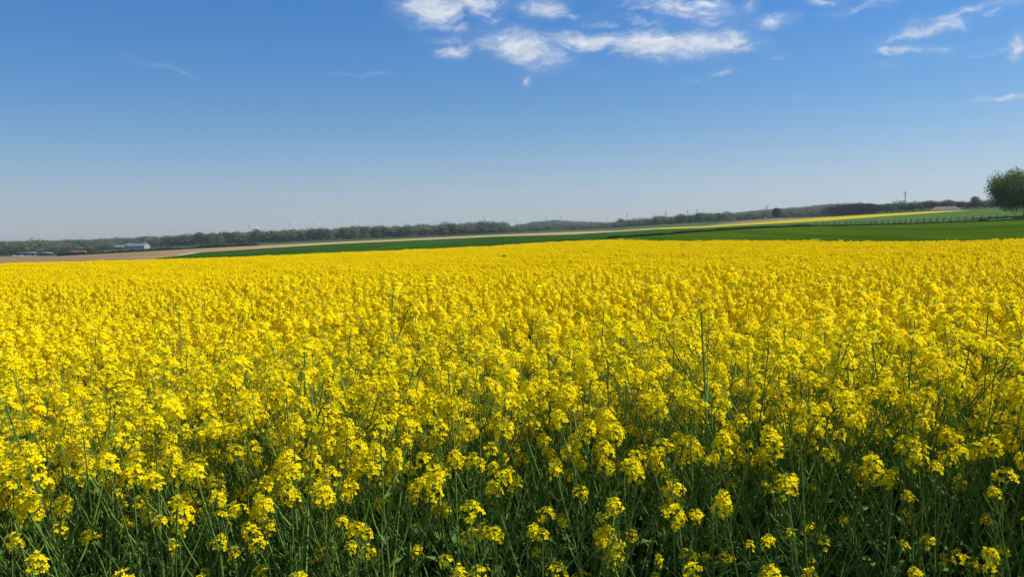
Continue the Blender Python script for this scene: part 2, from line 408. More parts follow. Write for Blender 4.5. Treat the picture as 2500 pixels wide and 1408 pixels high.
def head_mb(rg, lod=0, n=26, R=.027, L=.05):
    """flowering top: buds in the middle, open flowers in a dome below them; materials petal, bud, stem"""
    mb = MB()
    if lod == 0: mb.tube([[0, 0, -.02], [0, 0, L * .8]], [.0016, .001], 3, 2)
    ga = 2.39996; a0 = rg.uniform(0, 6)
    for i in range(n):
        t = (i + .5) / n; a = a0 + i * ga + rg.uniform(-.4, .4)
        z = L * (t ** .9) * .95 + rg.uniform(-.006, .006); r = R * math.sqrt(max(0.02, 1 - t ** 2.2)) * rg.uniform(.78, 1.2)
        d = np.array([math.cos(a), math.sin(a), 0])
        c = d * r + [0, 0, z]
        nr = d * (1 - t * .55) + np.array([0, 0, .35 + t * .8]) + rg.normal(0, .22, 3)
        if lod == 0 and i % 2 == 0: mb.tube([[0, 0, z - .014], c], [.0007, .0006], 3, 2)
        flower(mb, c, nr, (.0096 if lod == 0 else .0112) * rg.uniform(.8, 1.15), rg.uniform(0, 2), rg, lod)
    nbud = (24 if n < 10 else 12) if lod == 0 else 3
    for i in range(nbud):
        a = i * ga; r = .011 * math.sqrt(i / nbud)
        c = np.array([math.cos(a) * r, math.sin(a) * r, L * .93])
        d = np.array([math.cos(a) * .5, math.sin(a) * .5, 1.])
        if lod == 0: octa(mb, c, d, .009, .0022, 1)
        else: octa(mb, c, d, .014, .005, 1)
    return mb

def leaf_mb(rg, L, Wd, lobed, n=7):
    """a leaf lying along +x, drooping, with a paler midrib; materials leaf, rib"""
    mb = MB(); t = np.linspace(0, 1, n + 1)
    wv = Wd * np.sin(np.pi * np.clip(t * .9 + .08, 0, 1)) ** .75
    if lobed: wv *= 1 + .28 * np.sin(t * n * math.pi + rg.uniform(0, 3)) * (t < .8); wv[t < .25] *= .55
    wv[-1] = Wd * .05
    dr = rg.uniform(.2, .9); x = L * (t - .12 * dr * t ** 2); z = L * (.35 * t - dr * .55 * t ** 2); fold = rg.uniform(.15, .5)
    side = L * .08 * rg.normal() * t ** 2; rw = .035 * Wd + .0012 * (1 - t) + .0006
    wl = rg.uniform(-.12, .12, n + 1) * Wd
    cols = []
    for s in (-1, 1):
        e = np.stack([x, side + s * wv * .5, z + fold * wv * .5 + wl * s], -1); i_ = np.stack([x, side + s * rw, z + 0 * x], -1)
        cols.append((e, i_))
    V = np.concatenate([cols[0][0], cols[0][1], cols[1][1], cols[1][0]]); k = n + 1; i = np.arange(n)
    mb.add(V, np.stack([i, i + 1, k + i + 1, k + i], -1), 0)
    mb.F.append(np.stack([k + i, k + i + 1, 2 * k + i + 1, 2 * k + i], -1)); mb.M.append(np.full(n, 1))
    mb.F.append(np.stack([2 * k + i, 2 * k + i + 1, 3 * k + i + 1, 3 * k + i], -1)); mb.M.append(np.full(n, 0))
    return mb

def skeleton(rg, H, nb_, low=0.0, lean=.05, lo=.76):
    """main stem and side branches as polylines, head frames, leaf frames"""
    ln = rg.normal(0, lean, 2); k = 7; t = np.linspace(0, 1, k)
    main = np.stack([ln[0] * H * t ** 1.5 + rg.normal(0, .006, k) * t, ln[1] * H * t ** 1.5 + rg.normal(0, .006, k) * t, H * t], -1)
    br = [(main, np.linspace(.0052, .0019, k))]; heads = [(main[-1], main[-1] - main[-2], 1.0)]; nodes = []
    a = rg.uniform(0, 6.28)
    for b in range(nb_):
        f = (b + .5) / nb_; f = (.30 - low * .15) + (.55 + low * .1) * f + rg.uniform(-.03, .03)
        p0 = np.array([np.interp(f, t, main[:, j]) for j in range(3)])
        top = H * rg.uniform(lo - low * .20, .99 - low * .05) - p0[2]
        top = max(top, .13); a += 2.4 + rg.uniform(-.3, .3)
        out = top * rg.uniform(.30, .58) + .02
        s = np.linspace(0, 1, 6)
        P = p0 + np.stack([math.cos(a) * out * s ** .8, math.sin(a) * out * s ** .8, top * s ** 1.12], -1) + rg.normal(0, .004, (6, 3)) * s[:, None]
        br.append((P, np.linspace(.0028, .0014, 6))); heads.append((P[-1], P[-1] - P[-2], rg.uniform(.7, 1.0))); nodes.append((p0, a))
    return main, br, heads, nodes

def pods(mb, P, rg, n, m=1):
    seg = np.linalg.norm(np.diff(P, axis=0), axis=1); cum = np.concatenate([[0], np.cumsum(seg)]); tot = cum[-1]; a = rg.uniform(0, 6)
    for i in range(n):
        s = tot - .015 - i * rg.uniform(.011, .016)
        if s < tot * .35: break
        p = np.array([np.interp(s, cum, P[:, j]) for j in range(3)]); a += 2.4
        g = min(1, .35 + i / 9); l1 = .022; l2 = .045 * g
        d = np.array([math.cos(a), math.sin(a), .35]); d /= np.linalg.norm(d)
        q1 = p + d * l1; q2 = q1 + (d * .7 + np.array([0, 0, .75])) * l2 * .6; q3 = q2 + (d * .4 + np.array([0, 0, 1.])) * l2 * .4
        mb.tube([p, q1, q2, q3], [.0005, .0006, .0011, .0004], 3, m)

HEADS = [head_mb(np.random.default_rng(100 + i), 0, int(n), R, L).mesh('flower_head', [PETAL, BUD, STEM])
         for i, (n, R, L) in enumerate([(30, .029, .055), (26, .026, .05), (34, .031, .062), (20, .024, .045), (14, .022, .04), (38, .030, .07), (9, .018, .035), (24, .03, .045), (7, .014, .03), (34, .026, .095), (18, .033, .04)])]
LEAVES_BIG = [leaf_mb(np.random.default_rng(200 + i), rg_, w_, True, 9).mesh('leaf', [LEAF, RIB]) for i, (rg_, w_) in enumerate([(.20, .10), (.16, .085), (.23, .10), (.14, .08)])]
LEAVES_SM = [leaf_mb(np.random.default_rng(220 + i), rg_, w_, False, 6).mesh('leaf', [LEAF, RIB]) for i, (rg_, w_) in enumerate([(.09, .026), (.07, .02), (.12, .034), (.06, .022)])]

def leaf_frame(p, a, el=.3, sc=1.0, roll=0.0):
    return np.array(Matrix.Translation(p) @ Matrix.Rotation(a, 4, 'Z') @ Matrix.Rotation(-el, 4, 'Y') @ Matrix.Rotation(roll, 4, 'X') @ Matrix.Scale(sc, 4))

def leaf_set(rg, main, nodes, H, low):
    L = []
    for (p, a) in nodes:
        if rg.random() < .85: L.append((1, rg.integers(4), leaf_frame(p, a, rg.uniform(.3, .9), rg.uniform(.8, 1.25) * (1.0 if p[2] < .62 * H else .5), rg.normal(0, .3))))
    a = rg.uniform(0, 6)
    for i in range(6 + (10 if low else 0)):
        z = rg.uniform(.10 + .14 * (low > 0), .44 + .14 * (low > 0)) * H; p = [np.interp(z, main[:, 2], main[:, j]) for j in (0, 1)] + [z]; a += 2.4
        L.append((0, rg.integers(4), leaf_frame(p, a, rg.uniform(-.1, .8) if z < .35 * H else rg.uniform(-.1, .3), rg.uniform(.75, 1.15) * (1 + .12 * low) * (1 if z < .35 * H or low else .75), rg.normal(0, .3))))
    return L

def hero(seed, H, nb_, low):
    rg = np.random.default_rng(seed)
    main, br, heads, nodes = skeleton(rg, H, nb_, low)
    mb = MB()
    for i, (P, R) in enumerate(br): mb.tube(P, R, 5 if i == 0 else 4, 0); pods(mb, P, rg, rg.integers(3, 8) if i else 14)
    root = thing('rapeseed_plant', '', 'plant', (0, 0, 0))
    part(root, 'stem', mb.mesh('stem', [STEM, POD], True))
    for j, (p, d, s) in enumerate(heads):
        hi = rg.integers(len(HEADS)) if low == 0 else rg.choice([0, 3, 3, 4, 4, 6, 7, 8, 8, 10])
        if low and j and rg.random() < .3: hi = 6
        dd = d / np.linalg.norm(d) + rg.normal(0, .1, 3)
        part(root, 'flower_head', HEADS[hi], Matrix(frame(p, dd, scale=s * rg.uniform(.78, 1.14), spin=rg.uniform(0, 6)).tolist()))
    for (small, k, fm) in leaf_set(rg, main, nodes, H, low):
        part(root, 'leaf', (LEAVES_SM if small else LEAVES_BIG)[k], Matrix(fm.tolist()))
    return root

def dips(x, y):                  # thin places where the crop stands lower and the green shows through
    n = np.sin(x * .83 + 2.1 * np.sin(y * .6 + .4)) * np.sin(y * 1.7 - .25 * x + .8 * np.sin(x * 1.9))
    return 1 - .16 * np.clip((n - .62) / .25, 0, 1) * (np.asarray(y) > 4.2) * (np.asarray(y) < 16)
def canopy(x, y):                # gentle waves and dips in the height of the crop
    return (1 + .035 * np.sin(x * .9 + 1.3 * np.sin(y * .35)) * np.sin(y * .75 + .6 * x) + .03 * np.sin(x * .31 - y * .23 + 1) + .02 * np.sin(x * 2.3 + y * 1.9)) * dips(x, y)
EDGE = lambda x: 2.0 + .10 * np.sin(x * 1.7) + .06 * np.sin(x * 4.1 + 1)
rp = np.random.default_rng(42)
cell = .160
gx, gy = np.meshgrid(np.arange(-14, 14, cell), np.arange(1.7, 12, cell))
gx = gx.ravel() + rp.uniform(-.085, .085, gx.size); gy = gy.ravel() + rp.uniform(-.085, .085, gy.size)
keep = (gy > EDGE(gx)); gx, gy = gx[keep], gy[keep]
infr = np.abs(gx) < gy * .70 + .12
order = np.argsort(np.where(infr, np.hypot(gx, gy), 99))
NEAR = order[:300]; REST = order[300:]

protos = {('front', i): hero(500 + i, 1.30, 6, 1.0) for i in range(7)}
protos.update({('leafy', i): hero(550 + i, 1.24, 4, .6) for i in range(5)})
protos.update({('inner', i): hero(600 + i, 1.36, 13, 0.0) for i in range(7)})
used = set(); plants = []   # unused first builds are removed after placing
for n_, i in enumerate(NEAR):
    x, y = gx[i], gy[i]; dep = y - EDGE(x)
    kind = 'front' if dep < .24 else 'inner'; v = int(rp.integers(7))
    if dep < .34 and -.12 < x / y < .36 and rp.random() < .75: kind, v = 'leafy', int(rp.integers(5))
    pr = protos[(kind, v)]
    o = pr if (kind, v) not in used else copy_tree(pr); used.add((kind, v))
    h = canopy(x, y) * rp.uniform(.93, 1.05)
    if kind != 'inner': h *= rp.uniform(.80, 1.0)
    elif rp.random() < .12: h *= rp.uniform(1.04, 1.13)
    o.location = (x, y, ground(x, y) - .01); o.scale = (1, 1, h); o.rotation_euler = (Matrix.Rotation(rp.normal(-.10, .13) if kind != 'inner' else rp.normal(-.03, .06), 3, 'Y') @ Matrix.Rotation(rp.normal(.03, .07), 3, 'X') @ Matrix.Rotation(rp.uniform(0, 6.28), 3, 'Z')).to_euler()
    o.scale = (h, h, h)
    plants.append((o, kind, x, y, h))
for key, pr in protos.items():
    if key not in used:
        for ch in KIDS.get(pr.name, []): bpy.data.objects.remove(ch)
        bpy.data.objects.remove(pr)
ORD = ['leftmost', 'second', 'third', 'fourth', 'fifth', 'sixth', 'seventh', 'eighth', 'ninth', 'tenth', 'eleventh', 'twelfth', 'thirteenth', 'fourteenth',
       'fifteenth', 'sixteenth', 'seventeenth', 'eighteenth', 'nineteenth', 'twentieth']
rowp = sorted([p for p in plants if p[3] - EDGE(p[2]) < .16 and abs(p[2]) < p[3] * .66], key=lambda p: p[2] / p[3])
def ordl(i, n):
    if i == n - 1: return 'rightmost rapeseed plant in the leafy front row of the field'
    if i == 0: return 'leftmost rapeseed plant in the leafy front row of the field'
    if i <= (n - 1) // 2: return f'{ORD[min(i, 19)]} rapeseed plant from the left in the leafy front row'
    return f'{ORD[min(n - 1 - i, 19)]} rapeseed plant from the right in the leafy front row'.replace('leftmost', 'first')
rown = {id(p[0]): i for i, p in enumerate(rowp)}
for p in plants:
    o, kind, x, y, h = p
    if id(o) in rown: tag(o, ordl(rown[id(o)], len(rowp)), 'plant', 'rapeseed plants in the leafy front row')
    elif kind != 'inner': tag(o, 'rapeseed plant crowded just behind the leafy front row, low side shoots in bloom', 'plant', 'rapeseed plants just behind the front row')
    elif h > 1.10:
        sd_ = 'left third' if x / y < -.2 else 'middle third' if x / y < .2 else 'right third'
        tag(o, f'tall rapeseed plant standing above its neighbours, in the {sd_} of the crop', 'plant', f'tall rapeseed plants, {sd_}')
    else:
        u = x / y; side = 'far left' if u < -.42 else 'left' if u < -.14 else 'middle' if u < .14 else 'right' if u < .42 else 'far right'
        d = 'just behind the front' if y - EDGE(x) < .85 else 'in the nearest inner ranks'
        tag(o, f'rapeseed plant in dense bloom {d}, {side} part of picture', 'plant', f'dense blooming plants {d}, {side}')

# the rest of the crop, one object
PC = bpy.data.collections.new('crop_sources')
def clump(seed, lod):
    rg = np.random.default_rng(seed); mb = MB()
    if lod == 1:
        main, br, heads, nodes = skeleton(rg, 1.36, 13, 0.0, .05, .80)
        for i, (P, R) in enumerate(br):
            mb.tube(P[::2] if i == 0 else P[[0, 3, 5]], np.asarray(R)[::2] if i == 0 else np.asarray(R)[[0, 3, 5]], 3, 2)
            if i < 2: pods(mb, P, rg, 6 if i == 0 else 3, 2)
        for (p, d, s) in heads:
            hm = head_mb(rg, 1, rg.integers(22, 32), .024, .052)
            mb.merge(hm, frame(p, d, scale=s * 1.1, spin=rg.uniform(0, 6)))
        for (small, k, fm) in leaf_set(rg, main, nodes, 1.36, 0):
            mb.merge(leaf_mb(rg, .09 if small else .18, .026 if small else .09, False, 3), fm, [3, 3])
    else:
        for q in range(9):
            x, y = rg.uniform(-.28, .28, 2); H = 1.36 * rg.uniform(.95, 1.03)
            for h in range(10):
                a = rg.uniform(0, 6.28); r = rg.uniform(0, .14) if h else 0
                c = np.array([x + r * math.cos(a), y + r * math.sin(a), H - (rg.uniform(0.0, .22) if h else 0)])
                hm = MB()
                for i in range(13):
                    d = rg.normal(0, 1, 3); d[2] = abs(d[2]) * .9; d /= np.linalg.norm(d)
                    flower(hm, c + d * [.023, .023, .034], d + rg.normal(0, .4, 3) + [0, 0, .4], .0135, rg.uniform(0, 2), rg, 1)
                mb.merge(hm)
                mb.tube([c, [x + r * .3 * math.cos(a), y + r * .3 * math.sin(a), .7]], [.002, .003], 3, 2)
        for i in range(26):
            c = rg.uniform([-.3, -.3, .35], [.3, .3, 1.12]); d = rg.normal(0, 1, 3) + [0, 0, 1]
            M_ = frame(c, d, scale=.055); P = np.array([[-1, -.35, 0], [1, -.35, 0], [1, .35, 0], [-1, .35, 0]]) @ M_[:3, :3].T + c
            mb.add(P, [[0, 1, 2, 3]], 3)
    o = bpy.data.objects.new(f'crop_clump_{lod}_{seed:03d}', mb.mesh('crop_clump', [PETAL, BUD, STEM, DLEAF])); PC.objects.link(o)
for s in range(10): clump(s, 1)
for s in range(10, 20): clump(s, 2)

def scatter(name, P, rz, tilt, sc, idx, coll):
    me = bpy.data.meshes.new(name); n = len(P)
    me.vertices.add(n); me.vertices.foreach_set('co', np.asarray(P, np.float32).ravel())
    for nm, typ, key, arr in (('rot', 'FLOAT_VECTOR', 'vector', np.stack([tilt[:, 0], tilt[:, 1], rz], -1)), ('scl', 'FLOAT_VECTOR', 'vector', sc), ('idx', 'INT', 'value', idx)):
        at_ = me.attributes.new(nm, typ, 'POINT')
        at_.data.foreach_set(key, np.ascontiguousarray(arr, np.int32 if typ == 'INT' else np.float32).ravel())
    o = link(name, me)
    g = bpy.data.node_groups.new(name, 'GeometryNodeTree')
    g.interface.new_socket('Geometry', in_out='INPUT', socket_type='NodeSocketGeometry')
    g.interface.new_socket('Geometry', in_out='OUTPUT', socket_type='NodeSocketGeometry')
    N = g.nodes; L = g.links
    gi, go = N.new('NodeGroupInput'), N.new('NodeGroupOutput'); ip = N.new('GeometryNodeInstanceOnPoints')
    ci = N.new('GeometryNodeCollectionInfo'); ci.inputs['Collection'].default_value = coll
    ci.inputs['Separate Children'].default_value = True; ci.inputs['Reset Children'].default_value = True
    def na(nm, t):
        a = N.new('GeometryNodeInputNamedAttribute'); a.data_type = t; a.inputs['Name'].default_value = nm
        return [s for s in a.outputs if s.enabled and s.name == 'Attribute'][0]
    L.new(gi.outputs[0], ip.inputs['Points']); L.new(ci.outputs[0], ip.inputs['Instance']); ip.inputs['Pick Instance'].default_value = True
    L.new(na('idx', 'INT'), ip.inputs['Instance Index'])
    e = N.new('FunctionNodeEulerToRotation'); L.new(na('rot', 'FLOAT_VECTOR'), e.inputs[0]); L.new(e.outputs[0], ip.inputs['Rotation'])
    L.new(na('scl', 'FLOAT_VECTOR'), ip.inputs['Scale']); L.new(ip.outputs[0], go.inputs[0])
    md = o.modifiers.new('scatter', 'NODES'); md.node_group = g
    return o

pts, rzs, tl, scs, ids = [], [], [], [], []
for i in REST:
    x, y = gx[i], gy[i]
    if abs(x) > y * .85 + 2.2: continue
    pts.append((x, y, ground(x, y))); h = canopy(x, y) * rp.uniform(.93, 1.05) * (1.12 if rp.random() < .07 else 1)
    if y - EDGE(x) < .30: h *= rp.uniform(.8, 1)
    scs.append((h,) * 3); ids.append(rp.integers(10)); rzs.append(rp.uniform(0, 6.28)); tl.append(rp.normal(0, .05, 2))
def fill(r0, r1, stp):
    R = np.arange(r0, r1, stp); P = []
    for r in R:
        a = np.arange(-.72, .72, stp / r); a = a + rp.uniform(-.35, .35, len(a)) * stp / r
        rr = r + rp.uniform(-.35, .35, len(a)) * stp
        P.append(np.stack([rr * np.sin(a), rr * np.cos(a)], -1))
    return np.concatenate(P)
far = fill(11.5, 66, .42); a = np.arctan2(far[:, 0], far[:, 1]); r = np.hypot(far[:, 0], far[:, 1])
lim = zr(P0, a)[1]; far = far[(far[:, 1] >= 12) & (r < lim)]
gz = np.array([ground(x, y) for x, y in far])
hs_ = (1 + (canopy(far[:, 0], far[:, 1]) - 1) * .6) * rp.uniform(.98, 1.02, len(far))
hs_ *= np.where((rp.random(len(far)) < .012) & (far[:, 0] > 4), 1.06, 1)
pts = np.concatenate([np.array(pts), np.column_stack([far, gz])])
rzs = np.concatenate([rzs, rp.uniform(0, 6.28, len(far))]); tl = np.concatenate([np.array(tl), np.zeros((len(far), 2))])
scs = np.concatenate([np.array(scs), np.stack([np.ones(len(far)), np.ones(len(far)), hs_], -1)]); ids = np.concatenate([ids, 10 + rp.integers(0, 10, len(far))])
crop = scatter('rapeseed_crop', pts, rzs, tl, scs, ids, PC)
tag(crop, 'broad sheet of bright yellow flowering rapeseed behind the nearest plants', 'crop', kind='stuff')
print('crop instances', len(pts), 'plants', len(plants), 'row', len(rowp))

# ------------------------------------------------------------------ trees
def folmat(name, c1, c2, tr=.2):
    return mat(name, lambda q: q.mix(1.0, q.mix(rpi(q), c1, c2), q.ramp(rnd(q), [(0, (.55, .58, .70)), (.5, (.95, .95, .95)), (1, (1.45, 1.38, 1.1))]), 'MULTIPLY'), .75, .1, tr)
FO = {'mid': folmat('foliage_mid', (.050, .098, .036), (.110, .170, .064)),
      'dark': folmat('foliage_dark', (.034, .055, .020), (.068, .095, .034)),
      'fresh': folmat('foliage_fresh', (.085, .150, .028), (.130, .200, .045)),
      'lone': folmat('foliage_lone', (.030, .085, .010), (.070, .150, .022)),
      'brown': folmat('foliage_brown', (.085, .080, .052), (.135, .125, .075)),
      'pale': folmat('foliage_pale', (.16, .15, .10), (.24, .22, .15)),
      'blossom': folmat('foliage_blossom', (.32, .30, .24), (.10, .14, .05)),
      'shade': folmat('foliage_wood_dark', (.018, .026, .014), (.036, .048, .024)),
      'big': folmat('foliage_big_tree', (.080, .155, .022), (.19, .29, .055), .42),
      'hedge': folmat('foliage_hedge', (.016, .036, .008), (.032, .062, .014)),
      'blue': folmat('foliage_far', (.045, .078, .036), (.085, .120, .050))}
BARK = mat('bark', (.05, .038, .028), .9, .1)

def quads(mb, C, N, S, rg, m=0, asp=.6):
    n = len(C); N = N / (np.linalg.norm(N, axis=1)[:, None] + 1e-9)
    A = rg.normal(0, 1, (n, 3)); X = np.cross(N, A); X /= np.linalg.norm(X, axis=1)[:, None] + 1e-9; Y = np.cross(N, X)
    S = np.broadcast_to(S, (n,))[:, None]; X = X * S; Y = Y * S * asp
    V = np.stack([C - X * .9 - Y * .5, C + X * .1 - Y, C + X, C - X * .1 + Y], 1)
    mb.add(V, np.arange(4 * n).reshape(n, 4), m)
def crown(rg, nq, size, rx=.36, rz=.40, cz=.58, ncl=16, flat=0.0, gap=.0):
    """leaf clumps spread through a crown of unit height"""
    mb = MB(); Cs = []; tot = 0
    for i in range(ncl):
        d = rg.normal(0, 1, 3); d /= np.linalg.norm(d); f = rg.uniform(.35, 1) ** .6
        c = np.array([d[0] * rx * .72 * f, d[1] * rx * .72 * f, cz + d[2] * rz * .72 * f]); Cs.append((c, rg.uniform(.22, .36) * rx / .36))
    Cs.append((np.array([0, 0, cz]), .3 * rx / .36))
    for c, r in Cs:
        k = nq // len(Cs); d = rg.normal(0, 1, (k, 3)); d /= np.linalg.norm(d, axis=1)[:, None]
        p = c + d * (r * rg.uniform(.55, 1.06, (k, 1)) ** .7) * [1, 1, .85]
        p[:, 2] = np.maximum(p[:, 2], flat)
        quads(mb, p, d + rg.normal(0, .45, (k, 3)) + [0, 0, .25], size * rg.uniform(.6, 1.3, k), rg)
    return mb
def trunk(rg, h=.45, r=.022, limbs=5, spread=.22):
    mb = MB(); t = np.linspace(0, 1, 5)
    P = np.stack([rg.normal(0, .008, 5) * t, rg.normal(0, .008, 5) * t, -.02 + (h + .2) * t], -1); mb.tube(P, r * (1 - .7 * t) * np.where(t == 0, 1.4, 1), 6)
    for i in range(limbs):
        a = i * 2.4 + rg.uniform(0, 1); z0 = h * rg.uniform(.55, 1.1); s = np.linspace(0, 1, 4); l = rg.uniform(.6, 1) * spread
        mb.tube(np.stack([l * s * math.cos(a), l * s * math.sin(a), z0 + (.12 + rg.uniform(0, .15)) * s ** 1.3], -1), r * .5 * (1 - .75 * s), 4)
    return mb
NV = 6
CROWN = {k: [crown(np.random.default_rng(300 + 17 * i), 1500, .042, .36, .42, .57, 15).mesh('crown', FO[k]) for i in range(NV)]
         for k in ('mid', 'dark', 'fresh', 'brown')}
CROWN['tall'] = [crown(np.random.default_rng(350 + i), 1500, .040, .30, .44, .54, 17).mesh('crown', FO['mid']) for i in range(NV)]
CROWN['talldark'] = [crown(np.random.default_rng(370 + i), 1500, .040, .30, .46, .52, 17).mesh('crown', FO['shade']) for i in range(NV)]
CROWN['pale'] = [crown(np.random.default_rng(360 + i), 360, .026, .32, .40, .60, 14).mesh('crown', FO['pale']) for i in range(NV)]
CROWN['bush'] = [crown(np.random.default_rng(380 + i), 700, .055, .5, .5, .46, 12).mesh('crown', FO['mid']) for i in range(NV)]
CROWN['bushfresh'] = [crown(np.random.default_rng(380 + i), 700, .055, .5, .5, .46, 12).mesh('crown', FO['fresh']) for i in range(NV)]
CROWN['bushdark'] = [crown(np.random.default_rng(380 + i), 700, .055, .5, .5, .46, 12).mesh('crown', FO['hedge']) for i in range(NV)]
CROWN['bushblossom'] = [crown(np.random.default_rng(380 + i), 800, .05, .5, .5, .46, 14).mesh('crown', FO['blossom']) for i in range(NV)]
TRUNK = [trunk(np.random.default_rng(390 + i)).mesh('trunk', BARK, True) for i in range(NV)]
rt = np.random.default_rng(11)
def tree(px, ytop, wpx, kind, r, label, group=None, name='tree', cat='tree', ybase=None):
    """a tree on the ground at range r in a given direction; its height and width in metres follow from its size in view"""
    if r is None: P, r = hit(px, ybase)
    else: P = gp(px, r, ytop)
    top = at(px, ytop, r)[2]; H = max(top - P[2], 1.0); Wm = wpx * r / F
    cr = CROWN[kind]; wid = {'tall': .60, 'talldark': .60, 'pale': .64}.get(kind, .74 if not kind.startswith('bush') else 1.02)
    o = thing(name, label, cat, tuple(P - [0, 0, .1]), rt.uniform(0, 6.28), group, (Wm / wid, Wm / wid, H / 1.0))
    v = int(rt.integers(NV))
    part(o, 'crown', cr[v]); part(o, 'trunk', TRUNK[int(rt.integers(NV))])
    return o

# skyline of the woods in the photograph, by column
TOPL = curve([(0, 592), (100, 588), (200, 583), (300, 577), (400, 572), (480, 567), (520, 565), (545, 560), (585, 560), (597, 565), (625, 558), (640, 559), (655, 565),
              (700, 560), (740, 553), (820, 553), (870, 553), (900, 548), (950, 548), (975, 553), (1020, 549), (1060, 550), (1090, 545), (1112, 545), (1160, 550), (1220, 550)])
# the long wood left of the middle: its front rank, tree by tree
px = 404
while px < 1222:
    wpx = rt.uniform(19, 33) if px < 1120 else rt.uniform(15, 22)
    r = float(R5(px)) + rt.uniform(6, 60); y = float(TOPL(px)) + (rt.uniform(0, 4) if rt.random() < .6 else rt.uniform(4, 11))
    k = 'tall' if px > 640 else ('tall' if rt.random() < .6 else 'dark')
    if rt.random() < .12: k = 'brown'
    lab = {'tall': 'tall full-crowned green tree in the front rank of the long wood', 'dark': 'dark broad tree in the front rank of the long wood',
           'brown': 'brownish thinly leafed tree in the front rank of the long wood'}[k]
    tree(px, y, wpx, k, r, lab, {'tall': 'tall green trees of the long wood', 'dark': 'dark trees of the long wood', 'brown': 'brownish trees of the long wood'}[k])
    px += wpx * rt.uniform(.50, .72)
for px, y, wpx in [(1125, 543, 20), (1137, 542, 22), (1150, 543, 18)]:
    tree(px, y, wpx, 'pale', 880, 'pale bare-branched tree standing above the long wood', 'pale bare trees above the long wood')
tree(1099, 542, 28, 'tall', 868, 'domed green tree just left of the pale bare trees', None)
for px, y, wpx, yb in [(519, 579, 16, 599), (540, 583, 18, 599), (779, 587, 12, 592), (880, 568, 15, 584), (897, 569, 14, 583), (815, 580, 9, 587), (828, 580, 9, 587), (868, 577, 9, 585),
                       (1010, 570, 22, 578), (1064, 566, 18, 573), (1078, 570, 14, 574)]:
    tree(px, y, wpx, 'bushfresh', None, 'light green bush at the foot of the long wood', 'light green bushes at the foot of the long wood', 'bush', 'bush', yb)
tree(970, 571, 12, 'bushdark', None, 'small dark round bush at the meadow edge below the long wood', None, 'bush', 'bush', 580)
# hillside forest on the left: front rank
px = -8
while px < 404:
    wpx = rt.uniform(15, 27); r = float(R5(px)) + rt.uniform(5, 90); base = float(Y5(px))
    k = rt.choice(['mid', 'mid', 'fresh', 'brown', 'dark']); y = base - rt.uniform(17, 26)
    tree(px, y, wpx, k, r, {'mid': 'green tree at the foot of the hillside forest', 'fresh': 'light fresh-green tree at the foot of the hillside forest',
         'brown': 'brownish tree at the foot of the hillside forest', 'dark': 'dark green tree at the foot of the hillside forest'}[k],
         {'mid': 'green trees below the hillside forest', 'fresh': 'fresh-green trees below the hillside forest', 'brown': 'brownish trees below the hillside forest', 'dark': 'dark trees below the hillside forest'}[k])
    px += wpx * rt.uniform(.6, .95)
tree(129, 604, 20, 'bushdark', 940, 'very dark rounded tree right of the dark barns', None, 'tree', 'tree')
tree(8, 613, 22, 'bushdark', 960, 'dark bush left of the dark barns at the frame edge', None, 'bush', 'bush')

# right-hand middle distance
MID = [(1400, 552, 12, 562, 'bushdark', 'bush', 'dark small bush at the far meadow edge below the blue hill'),
       (1313, 552, 20, 565, 'bush', 'bush', 'wide green bush at the meadow edge below the blue hill'), (1340, 549, 16, 563, 'bush', 'bush', None), (1268, 556, 16, 567, 'bush', 'bush', None), (1230, 555, 16, 568, 'mid', 'tree', None),
       (1418, 549, 14, 560, 'brown', 'tree', 'brown leafless tree left of the dark bush pair'), (1443, 549, 18, 558, 'bushdark', 'bush', 'broad dark bush near the middle of the meadow edge'), (1458, 551, 16, 558, 'brown', 'tree', 'low brown tree right of the broad dark bush'),
       (1470, 551, 14, 557, 'bush', 'bush', None), (1490, 548, 16, 556, 'bush', 'bush', None), (1505, 544, 22, 556, 'mid', 'tree', None),
       (1516, 531, 20, 552, 'brown', 'tree', 'thin grey-brown tree left of the dark dome-shaped tree'), (1537, 534, 30, 551, 'dark', 'tree', 'dark dome-shaped tree left of the bright green bush'),
       (1564, 528, 18, 550, 'mid', 'tree', 'upright green tree behind the bright green bush'), (1571, 540, 25, 549.5, 'bushfresh', 'bush', 'bright green rounded bush at the edge of the far meadow'),
       (1585, 532, 20, 549, 'pale', 'tree', 'pale thin tree right of the bright green bush'), (1604, 526, 22, 549, 'mid', 'tree', None), (1618, 524, 22, 548, 'mid', 'tree', None), (1640, 530, 20, 547, 'mid', 'tree', None),
       (1661, 522, 28, 546, 'tall', 'tree', None), (1687, 523, 18, 545, 'tall', 'tree', None), (1708, 516, 30, 544, 'tall', 'tree', 'tall round tree at the high point of the middle tree line'), (1732, 517, 30, 543, 'mid', 'tree', None), (1752, 518, 26, 541, 'mid', 'tree', None),
       (1768, 520, 26, 540, 'mid', 'tree', None), (1719, 536, 14, 543, 'bush', 'bush', None), (1732, 535, 11, 541.5, 'bushdark', 'bush', None), (1745, 534, 12, 541, 'bushdark', 'bush', None),
       (1762, 530, 22, 540, 'bushblossom', 'bush', 'white blossoming bush, the left one of a pair'), (1782, 529, 26, 539, 'bushblossom', 'bush', 'white blossoming bush, the right one of a pair'),
       (1803, 529, 12, 538, 'bushdark', 'bush', None), (1808, 527, 14, 538, 'bush', 'bush', None), (1819, 529, 11, 537, 'bushdark', 'bush', None), (1833, 532, 8, 536, 'bushdark', 'bush', None), (1841, 527, 14, 536, 'mid', 'tree', None), (1850, 531, 8, 535, 'bush', 'bush', None),
       (1918, 520, 18, 531.5, 'bush', 'bush', 'olive green bush right of the lone round tree'),
       (2019, 501, 22, 529, 'brown', 'tree', 'brown thinly leafed tree at the left end of the dark wood')]
